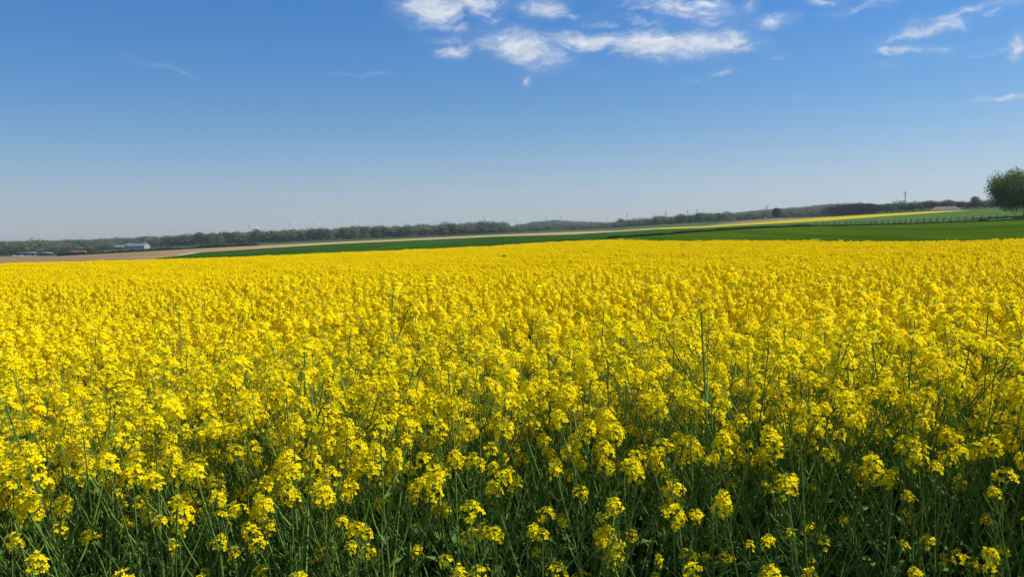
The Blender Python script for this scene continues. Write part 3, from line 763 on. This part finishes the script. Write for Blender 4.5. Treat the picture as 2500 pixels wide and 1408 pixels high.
for px, y, wpx, yb, k, nm, lab in MID:
    g = None
    if lab is None:
        lab, g = ('green tree in the tree line beyond the far meadow', 'trees beyond the far meadow') if nm == 'tree' else \
            (('low dark bush along the far meadow edge', 'dark bushes along the far meadow') if k == 'bushdark' else ('low green bush along the far meadow edge', 'green bushes along the far meadow'))
    tree(px, y, wpx, k, None, lab, g, nm, nm, yb)
# dark wood and the trees right of it
px = 2034
while px < 2152:
    wpx = rt.uniform(17, 24); yt = float(curve([(2030, 500), (2050, 497), (2110, 494), (2155, 496)])(px)) + rt.uniform(0, 3)
    for dr, g_ in ((0, 0), (22, 0)):
        k = 'talldark' if rt.random() < .75 else 'brown'
        tree(px + rt.uniform(-5, 5), yt + dr * .05, wpx, k, float(R5(px)) + 6 + dr, 'dark tree packed in the block of wood above the yellow strip' if k == 'talldark' else 'brown-tinged tree packed in the block of wood above the yellow strip', 'dark trees of the wood above the yellow strip' if k == 'talldark' else 'brown-tinged trees of the wood above the yellow strip')
    px += wpx * .52
RT = [(2165, 495, 20, 'mid'), (2178, 496, 18, 'fresh'), (2196, 490, 36, 'mid'), (2215, 499, 22, 'dark'), (2229, 491, 28, 'dark'), (2250, 491, 24, 'mid'), (2272, 488, 30, 'mid'), (2292, 492, 22, 'dark'), (2304, 487, 22, 'mid'), (2319, 486, 20, 'mid'),
      (2333, 489, 20, 'dark'), (2350, 490, 24, 'mid'), (2368, 490, 22, 'mid'), (2384, 488, 24, 'dark'), (2404, 486, 26, 'mid'), (2424, 487, 24, 'mid'), (2444, 488, 24, 'mid'), (2466, 486, 24, 'mid'), (2490, 486, 26, 'mid')]
for px, y, wpx, k in RT:
    tree(px, y, wpx, k, float(R5(px)) + rt.uniform(10, 50), {'mid': 'green tree', 'fresh': 'light green tree', 'dark': 'dark green tree'}[k] + (' in the right-hand tree line left of the barn roof' if px < 2265 else ' in the right-hand tree line behind the barn roof' if px < 2346 else ' in the right-hand tree line between barn and big tree'),
         {'mid': 'green', 'fresh': 'light', 'dark': 'dark'}[k] + (' trees left of the barn' if px < 2265 else ' trees behind the barn' if px < 2346 else ' trees right of the barn'))
tree(2382, 477.5, 19, 'mid', 640, 'flat-topped tree rising above the right-hand tree line', None)
tree(2183, 503, 12, 'bush', 640, 'light bush in front of the tree line right of the dark wood', None, 'bush', 'bush')

# lone round tree on the field
def big_tree(px, ytop, yb, r, wpx, seed, nq, leaf, fol, label, cz=.54, rx=.5, rz=.47, ncl=34, tr_h=.2, clsz=1.0):
    rg = np.random.default_rng(seed); P = gp(px, r, yb); H = at(px, ytop, r)[2] - P[2]; Wm = wpx * r / F
    o = thing('tree', label, 'tree', tuple(P), 0)
    mb = MB()
    for i in range(ncl):
        d = rg.normal(0, 1, 3); d /= np.linalg.norm(d); f = rg.uniform(.15, 1) ** .42
        c = np.array([d[0] * Wm * rx * .78 * f, d[1] * Wm * rx * .78 * f, H * (cz + d[2] * rz * .78 * f)]); rr = rg.uniform(.13, .21) * Wm * clsz
        k = nq // ncl; dd = rg.normal(0, 1, (k, 3)); dd /= np.linalg.norm(dd, axis=1)[:, None]
        p = c + dd * rr * rg.uniform(.2, 1.12, (k, 1)) ** .6
        quads(mb, p, dd + rg.normal(0, .6, (k, 3)) + [0, 0, .3], leaf * rg.uniform(.6, 1.3, k), rg)
    part(o, 'crown', mb.mesh('crown', fol))
    tb = MB(); t = np.linspace(0, 1, 6); R = H * .028
    tb.tube(np.stack([.02 * H * t, 0 * t, -.2 + H * .7 * t], -1), R * np.array([1.5, 1, .85, .6, .4, .15]), 8)
    for i in range(11):
        a = i * 2.4; z0 = H * rg.uniform(tr_h, tr_h + .3); s = np.linspace(0, 1, 5); l = Wm * rg.uniform(.2, .4)
        tb.tube(np.stack([l * s * math.cos(a), l * s * math.sin(a), z0 + H * rg.uniform(.1, .35) * s ** 1.2], -1), R * .5 * (1 - .8 * s), 5)
    part(o, 'trunk', tb.mesh('trunk', BARK, True))
    return o
big_tree(1896, 507, 532.5, 700, 22, 5, 5200, .42, FO['lone'], 'lone round dark green tree standing on the bare field', cz=.56, rx=.46, rz=.44, ncl=44, clsz=1.1)
big_tree(2504, 405, 533, 232, 166, 9, 34000, .20, FO['big'], 'large spreading green tree at the right edge behind the pasture fence', cz=.55, rx=.5, rz=.445, ncl=110, clsz=.72)

# woods beyond, as masses
WC = bpy.data.collections.new('wood_sources')
for i in range(12):
    k = ['blue', 'mid', 'blue', 'fresh', 'brown', 'blue', 'mid', 'blue', 'mid', 'blue', 'brown', 'blue'][i]
    m_ = crown(np.random.default_rng(700 + i), 380, .05, .40, .46, .52, 11)
    WC.objects.link(bpy.data.objects.new(f'wood_crown_{i:02d}', m_.mesh('wood_crown', FO[k])))
def wood(name, label, n, p0, p1, f0, f1, h0, h1, hmul=None):
    a0, a1 = azp(p0) if p0 > -200 else -.75, azp(p1) if p1 < 2700 else .75
    a = rt.uniform(a0, a1, n); f = rt.uniform(f0, f1, n); K, _ = knots(a)
    r = K[10] * (1 - f) + K[11] * f; r = r + 5; x, y = r * np.sin(a), r * np.cos(a)
    z = np.array([ground(*q) for q in zip(x, y)]); H = (h0 + (h1 - h0) * (f - f0) / (f1 - f0)) * rt.choice([.7, .85, 1.0, 1.15, 1.3], n, p=[.2, .3, .28, .16, .06]) * rt.uniform(.9, 1.1, n); Wd = H * rt.uniform(.9, 1.4, n)
    o = scatter(name, np.column_stack([x, y, z - .3]), rt.uniform(0, 6.28, n), np.zeros((n, 2)), np.column_stack([Wd, Wd, H]), rt.integers(0, 12, n), WC)
    return tag(o, label, 'woodland', kind='stuff')
wood('hillside_forest', 'mixed green and brownish forest covering the low hillside at the left', 3400, -400, 420, .02, 1.0, 13, 10)
wood('long_wood_interior', 'dark wood filling in behind the front rank of the long wood', 2400, 400, 1235, .02, .30, 12, 9)
wood('far_ridge_wood', 'thin far-off wooded ridge behind the long wood', 900, 400, 1260, .9, 1.0, 8, 8)
wood('scrub_belt', 'belt of mixed scrub and small trees below the blue hill', 1200, 1225, 1640, .02, .22, 6, 6)
wood('blue_hill_forest', 'bluish far-off forest on the low hill in the middle', 3000, 1260, 1800, .5, 1.05, 10, 13)
wood('middle_tree_belt', 'continuous belt of trees behind the bushes of the far meadow', 420, 1500, 1790, .0, .05, 8.5, 8.5)
wood('right_hill_forest', 'hazy grey-green forest on the hills behind the lone tree', 3600, 1770, 2110, .01, 1.0, 4.5, 12)
wood('right_far_forest', 'hazy forest glimpsed behind the right-hand tree line', 1800, 2090, 3000, .2, 1.0, 5, 9)

# ------------------------------------------------------------------ hedges and field margins
def hedge(name, label, pts_, h, w_, n, leaf, fol, seed, cat='hedge', kind=None):
    rg = np.random.default_rng(seed); P = np.array(pts_); seg = np.linalg.norm(np.diff(P, axis=0), axis=1); cum = np.concatenate([[0], np.cumsum(seg)])
    s = rg.uniform(0, cum[-1], n); C = np.stack([np.interp(s, cum, P[:, j]) for j in range(3)], -1)
    hh = h * (.75 + .3 * np.sin(s * .9 / h * .35) * np.sin(s * .23 / h * .35 + 1) + .12 * np.sin(s * 1.9 / h))
    u = rg.uniform(0, 1, n); th = rg.uniform(0, 2 * math.pi, n)
    C[:, 0] += rg.normal(0, w_ * .35, n); C[:, 1] += rg.normal(0, w_ * .35, n); C[:, 2] += hh * u ** .8
    mb = MB(); quads(mb, C, rg.normal(0, .6, (n, 3)) + [0, 0, .4], leaf * rg.uniform(.6, 1.4, n), rg)
    o = mb.build(name, fol); return tag(o, label, cat, kind=kind)
hedge('hedge', 'long low dark hedge between the brown field and the hillside forest', [hit(p, float(Y4(p)) - .2)[0] for p in range(140, 640, 12)], 2.4, 1.6, 9000, .55, FO['hedge'], 1)
hedge('ditch_bank', 'dark overgrown bank running diagonally between the two green fields', [gp(p, float(R2(p)) + 1.2) for p in range(1485, 1985, 10)], .42, .7, 13000, .16, FO['hedge'], 2, 'hedge')
hedge('grass_margin', 'rough dark grass along the foot of the front pasture fence', [gp(p, float(R2(p)) + .2) for p in range(1960, 2700, 12)], .28, .5, 9000, .10, FO['hedge'], 3, 'grass', 'stuff')
# young trees or vine-like stakes in front of the hedge
POST = mat('post_wood', fieldcol((.045, .035, .025), (.075, .06, .045), (.03, .025, .02), 6), .9, .1)
WIRE = mat('wire', (.10, .10, .10), .5, .5)
def fence(label, pxs, rfun, h, seed, wires=(.45, .85), w_=.075):
    rg = np.random.default_rng(seed); t0 = gp(pxs[0], rfun(pxs[0])); o = thing('fence', label, 'fence', tuple(t0))
    tops = []
    for p in pxs:
        g = gp(p, rfun(p)) - t0; mb = MB(); hh = h * rg.uniform(.88, 1.12); le = rg.normal(0, .03, 2)
        mb.tube([g - [0, 0, .2], g + [le[0] * .5, le[1] * .5, hh * .5], g + [le[0], le[1], hh]], [w_, w_ * .95, w_ * .85], 6, cap=False)
        mb.tube([g + [le[0], le[1], hh], g + [le[0], le[1], hh + .02]], [w_ * .85, .001], 6)
        part(o, 'post', mb.mesh('post', POST, False)); tops.append((g, hh))
    wb = MB()
    for f in wires: wb.tube([g + [0, w_ + .01, hh * f] for g, hh in tops], .008, 3)
    part(o, 'wire', wb.mesh('wire', WIRE))
    return o
FP = [1965, 1992, 2008, 2022, 2040, 2063, 2076, 2087, 2101, 2114, 2127, 2142, 2156, 2170, 2185, 2199, 2211, 2223, 2238, 2254, 2270, 2287, 2302, 2318, 2336, 2355, 2374, 2394, 2414, 2432, 2453, 2475, 2497, 2522, 2548, 2576]
BP = [2035, 2050, 2068, 2080, 2093, 2108, 2122, 2137, 2152, 2166, 2181, 2195, 2210, 2225, 2241, 2257, 2273, 2290, 2306, 2323, 2342, 2359, 2377, 2397, 2416, 2435, 2456, 2476, 2497, 2520, 2545]
fence('front fence of dark wooden posts and wire along the wheat field edge', FP, lambda p: float(R2(p)) + .8, 1.15, 1)
fence('rear fence of thinner wooden posts across the pasture behind the front fence', BP, lambda p: float(R2(p)) + float(np.interp(p, [2035, 2250, 2500], [8, 20, 28])), 1.1, 2, w_=.06)
# leaning brace and logs by the fence
P = gp(2133, float(R2(2133)) + 3); br_ = MB(); br_.tube([P + [-.9, 0, .1], P + [.1, 0, .95]], .07, 6); br_.tube([P + [.1, 0, .95], P + [.3, .1, 0]], .06, 6)
br_.tube([P + [-1.0, 0, .1], P + [.5, 0, .12]], .08, 6); tag(br_.build('fence_brace', POST), 'triangular wooden brace leaning behind the front fence', 'brace')
def log_pile(px, dr, L, label, seed):
    rg = np.random.default_rng(seed); P = gp(px, float(R2(px)) + dr); o = thing('log_pile', label, 'log pile', tuple(P))
    for i in range(5):
        lb = MB(); y = rg.uniform(-.25, .25); z = .14 + .2 * (i // 3); l = L * rg.uniform(.6, 1)
        lb.tube([[-l / 2 + rg.uniform(-.2, .2), y, z], [0, y, z + .03], [l / 2, y + .1, z + .02]], [.13, .12, .1], 7); part(o, 'log', lb.mesh('log', POST, True))
log_pile(2396, 1.5, 1.0, 'small dark heap of logs at a front fence post', 1)
log_pile(2408, 5, 1.2, 'dark log heap beside the gap between the two fences', 2)
log_pile(2486, 14, 3.6, 'long dark heap of logs between the fences below the big tree', 3)

# ------------------------------------------------------------------ buildings
WHITE = mat('white_render', fieldcol((.43, .43, .42), (.48, .48, .47), (.36, .36, .35), .3), .8, .2)
DARKC = mat('dark_cladding', fieldcol((.018, .022, .035), (.028, .032, .048), (.015, .018, .028), .3), .6, .3)
GREYR = mat('grey_roof', fieldcol((.16, .165, .18), (.22, .22, .235), (.12, .125, .135), .25), .7, .3)
RUSTR = mat('barn_roof', fieldcol((.075, .072, .066), (.115, .108, .098), (.05, .045, .04), .35), .75, .3)
PALER = mat('pale_roof', (.62, .62, .60), .6, .3)
REDR = mat('red_tiles', fieldcol((.17, .045, .035), (.24, .065, .05), (.13, .035, .03), .5), .8, .2)
GLASS = mat('dark_glass', (.02, .025, .03), .15, .6)
def gable(mb, L, Wd, h, rh, m=0):
    """walls with gable ends, along x"""
    x, y = L / 2, Wd / 2
    V = [[-x, -y, 0], [x, -y, 0], [x, y, 0], [-x, y, 0], [-x, -y, h], [x, -y, h], [x, y, h], [-x, y, h], [-x, 0, h + rh], [x, 0, h + rh]]
    mb.add(V, [[0, 1, 5, 4], [2, 3, 7, 6], [1, 2, 6, 5], [3, 0, 4, 7]], m); mb.F.append(np.array([[5, 6, 9], [7, 4, 8]]) + mb.nv - 10); mb.M.append(np.array([m, m])); return mb
def roof(L, Wd, h, rh, ov=.4, th=.15, x0=0, hip=0.0):
    mb = MB(); x, y = L / 2 + ov, Wd / 2 + ov; e = rh * ov / (Wd / 2)
    for s in (-1, 1):
        V = [[x0 - x, s * y, h - e + .02], [x0 + x, s * y, h - e + .02], [x0 + x - hip, 0, h + rh + .02], [x0 - x + hip, 0, h + rh + .02]]; V = V + [[a, b, c + th] for a, b, c in V]
        mb.add(V, [[0, 1, 2, 3], [4, 5, 6, 7], [0, 1, 5, 4], [1, 2, 6, 5], [2, 3, 7, 6], [3, 0, 4, 7]])
    return mb
def building(name, label, cat, P, rz, L, Wd, h, rh, wm, rm, wins=(), doors=(), sub=1.0):
    o = thing(name, label, cat, tuple(P), rz)
    part(o, 'wall', gable(MB(), L, Wd, h, rh).mesh('wall', wm)); part(o, 'roof', roof(L, Wd, h, rh).mesh('roof', rm))
    for (x, z, w_, hh) in wins:
        f = MB().box([x, -Wd / 2 - .03, z], [w_, .1, hh]); q = part(o, 'window', f.mesh('window', WHITE if wm is not WHITE else GREYR)); 
        g = MB().box([x, -Wd / 2 - .09, z], [w_ * .84, .04, hh * .84]); part(q, 'pane', g.mesh('pane', GLASS))
    for (x, w_, hh, m) in doors:
        part(o, 'door', MB().box([x, -Wd / 2 - .04, hh / 2], [w_, .12, hh]).mesh('door', m))
    return o
# white farm
r = 1120; P = gp(336, r, 606); P[2] = at(336, 607.5, r)[2]; k = r / F
bf = building('farm_building', 'long white farm building with grey roof below the hillside forest', 'building', P, math.radians(-24), 58 * k * 1.02, 15 * k, 4.2, 3.4, WHITE, GREYR,
         [(-10, 2, 1.6, 1.3), (-4, 2, 1.6, 1.3), (2, 2, 1.6, 1.3), (12, 2, 1.6, 1.3)], [(-14.5, 4, 3.4, DARKC), (7, 2.2, 2.8, DARKC)])
part(bf, 'ridge_skylight', MB().box([2, 0, 7.9], [21, 1.6, .5]).mesh('ridge_skylight', PALER))
gx_ = 58 * k * .51 + .03
for yy_, zz_, hh_ in ((-2.2, 2.4, 1.4), (2.2, 2.4, 1.4), (0, 4.8, 1.5)): part(bf, 'window', MB().box([gx_, yy_, zz_], [.1, 1.3, hh_]).mesh('window', GLASS))
P = gp(296, r, 606); P[2] = at(296, 607.5, r)[2]
building('shed', 'dark grey-roofed shed at the left end of the white farm building', 'shed', P, math.radians(-16), 26 * k, 12 * k, 2.2, 2.9, DARKC, GREYR, doors=[(5.5, 2.6, 1.9, WHITE)])
# dark barns
r = 905; k = r / F
for (px, yb, wp, hp, rm, lab, rr) in [(62, 625.6, 50, 7.2, PALER, 'dark long barn with pale roof panels, left of the pair', 5.5), (99, 625.3, 22, 9.5, DARKC, 'taller dark blue barn in the middle of the yard', 6), (110, 625.0, 30, 6.5, PALER, 'low dark barn with pale roof edge next to the dark tree', 6)]:
    P = gp(px, r + (6 if px == 99 else 0), yb); P[2] = at(px, yb, r)[2]
    o = thing('barn', lab, 'barn', tuple(P), math.radians(-3)); Lm = wp * k; h = hp * k
    part(o, 'wall', MB().box([0, 0, h / 2], [Lm, 9, h]).mesh('wall', DARKC))
    rb = MB().box([Lm * .08, -.4, h + .15], [Lm * .62, 10.6, .25]); part(o, 'roof', rb.mesh('roof', rm))
    for q in range(3): part(o, 'door', MB().box([-Lm * .3 + q * Lm * .3, -4.55, h * .33], [Lm * .16, .12, h * .66]).mesh('door', GREYR))
bale = None; BW = mat('white_wrap', (.75, .76, .78), .35, .5)
for i, px in enumerate([33, 39, 46, 52, 57, 63, 69, 75, 81, 86]):
    P = gp(px, 885, 626); P[2] = at(px, 626.8 if i % 3 else 626.4, 885)[2]
    s = np.linspace(-.75, .75, 5); bb = MB(); bb.tube(np.stack([s * 1.6, 0 * s, 0 * s + .62], -1), [.3, .6, .63, .6, .3], 10)
    o = bb.build('wrapped_bale', BW, smooth=True); o.location = P; tag(o, 'white wrapped bale in the row before the dark barns', 'bale', 'white bales before the dark barns')
# red roofed houses behind the hedge
for px, wpx, lab in [(185, 17, 'low red-roofed house partly hidden by the hedge, left one'), (202, 12, 'brighter red-roofed house behind the hedge, right one')]:
    r = 960; k = r / F; P = gp(px, r, 618); P[2] = at(px, 620.5, r)[2]
    building('house', lab, 'house', P, math.radians(8), wpx * k, 5, 2.0, 1.8, REDR if px < 190 else WHITE, REDR, [(0, 1.2, 1, .9)])
# barn roof on the right
r = 575; k = r / F; P = gp(2307, r, 515); P[2] = at(2307, 516.5, r)[2]
barn_ = building('barn', 'low barn with long grey-brown roof in front of the right-hand tree line', 'barn', P, math.radians(-20), 58 * k, 30 * k, .8, .3, RUSTR, RUSTR, doors=[(0, 3, .7, DARKC)])
hip = MB(); L_, W_ = 58 * k / 2 + .4, 30 * k / 2 + .4
hip.add([[-L_, -W_, .75], [L_, -W_, .75], [L_, W_, .75], [-L_, W_, .75], [-L_ + 4, 0, 3.3], [L_ - 3, 0, 3.3]], [[0, 1, 5, 4], [2, 3, 4, 5]])
hip.F.append(np.array([[1, 2, 5], [3, 0, 4]])); hip.M.append(np.array([0, 0]))
KIDS[barn_.name][1].data = hip.mesh('roof', RUSTR)
P, r = hit(1867, 535.4, 300); k = r / F
building('house', 'tiny white cottage with reddish roof left of the lone tree', 'house', P, .2, 5 * k, 3.5 * k, .9, .8, WHITE, REDR, [(0, .5, .5, .4)])

# ------------------------------------------------------------------ wind turbines, chimneys, masts
TURB = mat('turbine_white', (.80, .81, .82), .5, .4); MAST = mat('mast_grey', (.22, .23, .24), .6, .4); CHIM = mat('chimney_dark', (.14, .13, .13), .8, .2)
BL = MB(); s = np.linspace(0, 1, 9); bw = .085 * np.sin(np.pi * np.clip(s * .8 + .12, 0, 1)) + .012; th_ = .035 * (1 - s) + .008
V = np.concatenate([np.stack([bw * .35, -th_, s], -1), np.stack([-bw * .65, 0 * s, s], -1), np.stack([bw * .35, th_, s], -1)]); i = np.arange(8)
BL.add(V, np.concatenate([np.stack([a * 9 + i, a * 9 + i + 1, b * 9 + i + 1, b * 9 + i], -1) for a, b in ((0, 1), (1, 2), (2, 0))]))
BLADE = BL.mesh('blade', TURB, True)
TW = MB(); z = np.linspace(0, 1, 8); TW.tube(np.stack([0 * z, 0 * z, z], -1), .024 * (1 - .5 * z), 12); TOWER = TW.mesh('tower', TURB, True)
NA = MB(); NA.tube([[0, -.06, 0], [0, -.05, 0], [0, .12, 0], [0, .14, 0]], [.001, .035, .038, .001], 8); NAC = NA.mesh('nacelle', TURB, True)
HB = MB(); HB.tube([[0, -.15, 0], [0, -.13, 0], [0, -.09, 0], [0, -.06, 0]], [.002, .025, .034, .03], 8); HUB = HB.mesh('hub', TURB, True)
def turbine(px, yh, bl, ph, label, yaw=0.0, r=5200, group=None):
    P = gp(px, r, yh); hub = at(px, yh, r); Bm = bl * r / F; H = hub[2] - P[2]
    o = thing('wind_turbine', label, 'wind turbine', tuple(P), yaw, group)
    part(o, 'tower', TOWER, Matrix.Diagonal((Bm * 3.0, Bm * 3.0, H, 1)))
    T = Matrix.Translation((0, 0, H)) @ Matrix.Scale(Bm * .95, 4)
    part(o, 'nacelle', NAC, T); part(o, 'hub', HUB, T)
    for q in range(3): part(o, 'blade', BLADE, Matrix.Translation((0, -.11 * Bm * 1.15, H)) @ Matrix.Rotation(math.radians(ph + 120 * q), 4, 'Y') @ Matrix.Diagonal((Bm * 1.7, Bm * 1.7, Bm * 1.1, 1)))
    return o
TB = [(555, 557, 5, 10, 'small wind turbine mostly hidden behind the wood, leftmost of all', .3), (606, 546, 9, 25, 'white wind turbine, left of the close pair with crossing blades', .3), (611.5, 548, 9, 85, 'white wind turbine, right of the close pair with crossing blades', .2),
      (624, 554, 8, 0, 'wind turbine sunk behind the trees right of the close pair', .4), (698, 550, 6, 5, 'slim wind turbine left of the one with a level blade', .9), (706, 553, 3, 40, 'tiny wind turbine between two larger ones', .9),
      (711, 544.5, 9, 90, 'wind turbine with one blade pointing level to the right above the wood', .1), (773, 544.5, 8, 0, 'wind turbine with one blade straight up, left of a leaning rotor', .5), (783, 548, 6, 40, 'wind turbine whose V of blades shows just above the wood', .1),
      (867, 542, 7, 10, 'faint wind turbine above the wood left of the middle, the upright one', .7), (872, 547, 6, 70, 'faint wind turbine low behind the upright one', .3), (1115, 541.5, 5, 50, 'wind turbine just behind the pale bare trees, left one', .2), (1139, 542, 5, 70, 'wind turbine just behind the pale bare trees, right one', .2),
      (1178.5, 539.5, 6, 90, 'smaller wind turbine left of the one with a level blade right of the bare trees', .3), (1185.5, 535, 10, 88, 'tall wind turbine with a level blade right of the pale bare trees', .2), (1221, 536, 6, 130, 'faint wind turbine right of the first dark chimney', .5),
      (1262, 535, 8, 95, 'faint wind turbine left of the blue hill', .3), (1334, 533, 9, 250, 'wind turbine with spread blades above the blue hill, left one', .2), (1338.5, 530, 8, 0, 'wind turbine with an upright blade above the blue hill, right one', .8),
      (1411, 528.5, 6, 95, 'wind turbine behind the right slope of the blue hill', .5), (1484, 524.5, 7, 60, 'faint wind turbine with a V of blades between two dark chimneys', .2), (1596, 515, 6, 20, 'slender faint wind turbine above the middle tree line', .8),
      (2181.5, 488, 4, 350, 'tiny grey wind turbine left of the antenna mast', .8), (2244.5, 487, 6, 60, 'wind turbine with V-shaped blades right of the antenna mast', .1)]
for px, yh, bl, ph, lab, yaw in TB: turbine(px, yh, bl, ph, lab, yaw, 5200 if px < 2000 else 3200)
def pole(name, px, yt, r, wpx, label, m, cat='chimney', lattice=False):
    P = gp(px, r, yt); H = at(px, yt, r)[2] - P[2]; k = r / F; mb = MB()
    if not lattice:
        mb.tube([[0, 0, 0], [0, 0, H * .5], [0, 0, H]], [wpx * k * .62, wpx * k * .5, wpx * k * .42], 12, cap=False); mb.tube([[0, 0, H - 2], [0, 0, H + .5]], wpx * k * .5, 12)
    else:
        b = wpx * k * .8
        for sx in (-1, 1):
            for sy in (-1, 1): mb.tube([[sx * b, sy * b, 0], [sx * b * .2, sy * b * .2, H]], .35, 4)
        for q in range(12):
            f = q / 12; g_ = (q + 1) / 12; w0, w1 = b * (1 - .8 * f), b * (1 - .8 * g_)
            for sy in (-1, 1): mb.tube([[-w0, sy * w0, f * H], [w1, sy * w1, g_ * H]], .2, 3); mb.tube([[w0, sy * w0, f * H], [-w1, sy * w1, g_ * H]], .2, 3)
        for q in (.62, .76, .9): mb.tube([[-b * 1.6, 0, q * H], [b * 1.6, 0, q * H]], .35, 4)
    o = mb.build(name, m); o.location = P; return tag(o, label, cat)
pole('chimney', 1205.5, 537, 4300, 1.1, 'thin dark chimney between two turbines, leftmost of three', CHIM)
pole('chimney', 1369.5, 528, 4300, 1.1, 'thin dark chimney above the right part of the blue hill', CHIM)
pole('chimney', 1530.5, 519, 4000, 1.5, 'thickest dark chimney, just left of the middle tree line', CHIM)
pole('pylon', 1625.5, 514, 3300, 3, 'faint pylon, leftmost of three over the middle tree line', MAST, 'pylon', True)
pole('pylon', 1678.5, 512, 3300, 3, 'faint pylon, middle of three over the middle tree line', MAST, 'pylon', True)
pole('pylon', 1702, 510.5, 2900, 3.4, 'darker pylon left of the highest round tree', MAST, 'pylon', True)
pole('pylon', 1872, 502.5, 3000, 3.4, 'small pylon on the ridge left of the lone tree', MAST, 'pylon', True)
r = 1300; P = gp(2210, r, 470); H = at(2210, 468, r)[2] - P[2]
o = thing('antenna_mast', 'slim grey mobile antenna mast with panel ring above the right-hand trees', 'mast', tuple(P))
mb = MB(); mb.tube([[0, 0, 0], [0, 0, H * .6], [0, 0, H]], [.55, .42, .3], 10); part(o, 'pole', mb.mesh('pole', MAST, True))
for q in range(3):
    a = q * 2.094 + .5; c = np.array([math.cos(a) * 1.5, math.sin(a) * 1.5])
    for z_ in (H - 5.6, H - 1.6):
        part(o, 'antenna_panel', MB().box([c[0], c[1], z_], [.45, .3, 3.2], rz=a).mesh('antenna_panel', MAST))
pl = MB()
for z_ in (H - 6.5, H - .4):
    th = np.linspace(0, 2 * math.pi, 13); pl.tube(np.stack([1.5 * np.cos(th), 1.5 * np.sin(th), 0 * th + z_], -1), .1, 4)
    for q in range(3): a = q * 2.094 + .5; pl.tube([[0, 0, z_], [1.5 * math.cos(a), 1.5 * math.sin(a), z_]], .08, 4)
part(o, 'platform', pl.mesh('platform', MAST))

# ------------------------------------------------------------------ birds and insects
BIRD = mat('bird_dark', (.02, .018, .016), .8, .2); BUG = mat('insect_dark', (.035, .012, .008), .5, .4); WING = mat('insect_wing', (.10, .07, .05), .3, .5, .5)
def bird(px, py, r, span, label, yaw):
    P = at(px, py, r); o = thing('bird', label, 'bird', tuple(P), yaw); s = span / 2
    mb = MB(); t = np.array([0, .15, .45, .75, .9, 1.0]); mb.tube(np.stack([0 * t, (t - .5) * span * .45, .012 * np.sin(t * 3.1)], -1), span * np.array([.01, .035, .055, .03, .028, .004]), 8)
    mb.add(np.array([[-.03, -.23, 0], [.03, -.23, 0], [.07, -.36, 0], [-.07, -.36, 0]]) * span, [[0, 1, 2, 3]])
    for sx in (-1, 1):
        V = np.array([[.02, .10, .01], [.45, .07, .16], [1.0, -.08, .10], [.5, -.08, .15], [.02, -.10, .01]]) * [sx * s, s * 1.2, s]
        mb.add(V, [[0, 1, 3, 4]]); mb.F.append(np.array([[1, 2, 3]]) + mb.nv - 5); mb.M.append(np.array([0]))
    part(o, 'body', mb.mesh('body', BIRD, True)); return o
bird(141, 565, 140, .42, 'tiny dark bird in the sky above the hillside forest', .6)
bird(1742.5, 485, 140, .40, 'tiny dark bird in the sky left of the lone tree', 1.1)
bird(2403, 320, 90, .22, 'tiny dark bird high in the sky at the right', .3)
def bug(px, py, r, L, label, yaw):
    P = at(px, py, r); o = thing('insect', label, 'insect', tuple(P), yaw)
    mb = MB(); t = np.array([0, .12, .35, .5, .6, .8, .92, 1]); mb.tube(np.stack([(t - .5) * L, 0 * t, -.12 * L * (t < .3)], -1), L * np.array([.02, .13, .19, .1, .16, .13, .1, .02]), 8)
    part(o, 'body', mb.mesh('body', BUG, True))
    for sy in (-1, 1):
        wb = MB(); wb.add(np.array([[.1, 0, .14], [.02, .35, .28], [-.25, .8, .36], [-.45, .75, .34], [-.2, .15, .16]]) * [L, sy * L, L], [[0, 1, 3, 4]]); wb.F.append(np.array([[1, 2, 3]])); wb.M.append(np.array([0]))
        part(o, 'wing', wb.mesh('wing', WING))
bug(1231, 625, 7.5, .034, 'dark reddish insect hovering over the far part of the crop', .2)
bug(1547, 750, 3.3, .019, 'small dark insect above a tall bloom right of the middle', -.4)
bug(2343, 796, 3.0, .017, 'small dark insect above the blooms near the right edge', .3)

# ------------------------------------------------------------------ haze
HZ = MB().box([0, 2800, 110], [9000, 6600, 420]).build('haze', None or bpy.data.materials.new('haze_air')); tag(HZ, kind='stuff')
hm = bpy.data.materials['haze_air']; hm.use_nodes = True; t = hm.node_tree; t.nodes.clear(); q = NT(t)
pv = q.n('ShaderNodeVolumePrincipled'); pv.inputs['Color'].default_value = (.80, .88, 1.0, 1); pv.inputs['Density'].default_value = 1.0e-4
pv.inputs['Anisotropy'].default_value = .2
hout = q.n('ShaderNodeOutputMaterial'); t.links.new(pv.outputs[0], hout.inputs['Volume'])
tag(HZ, 'thin pale air over the whole countryside', 'haze')
bpy.context.view_layer.update()
print('terrain z range', KZ.min(), KZ.max(), 'objects', len(bpy.data.objects))
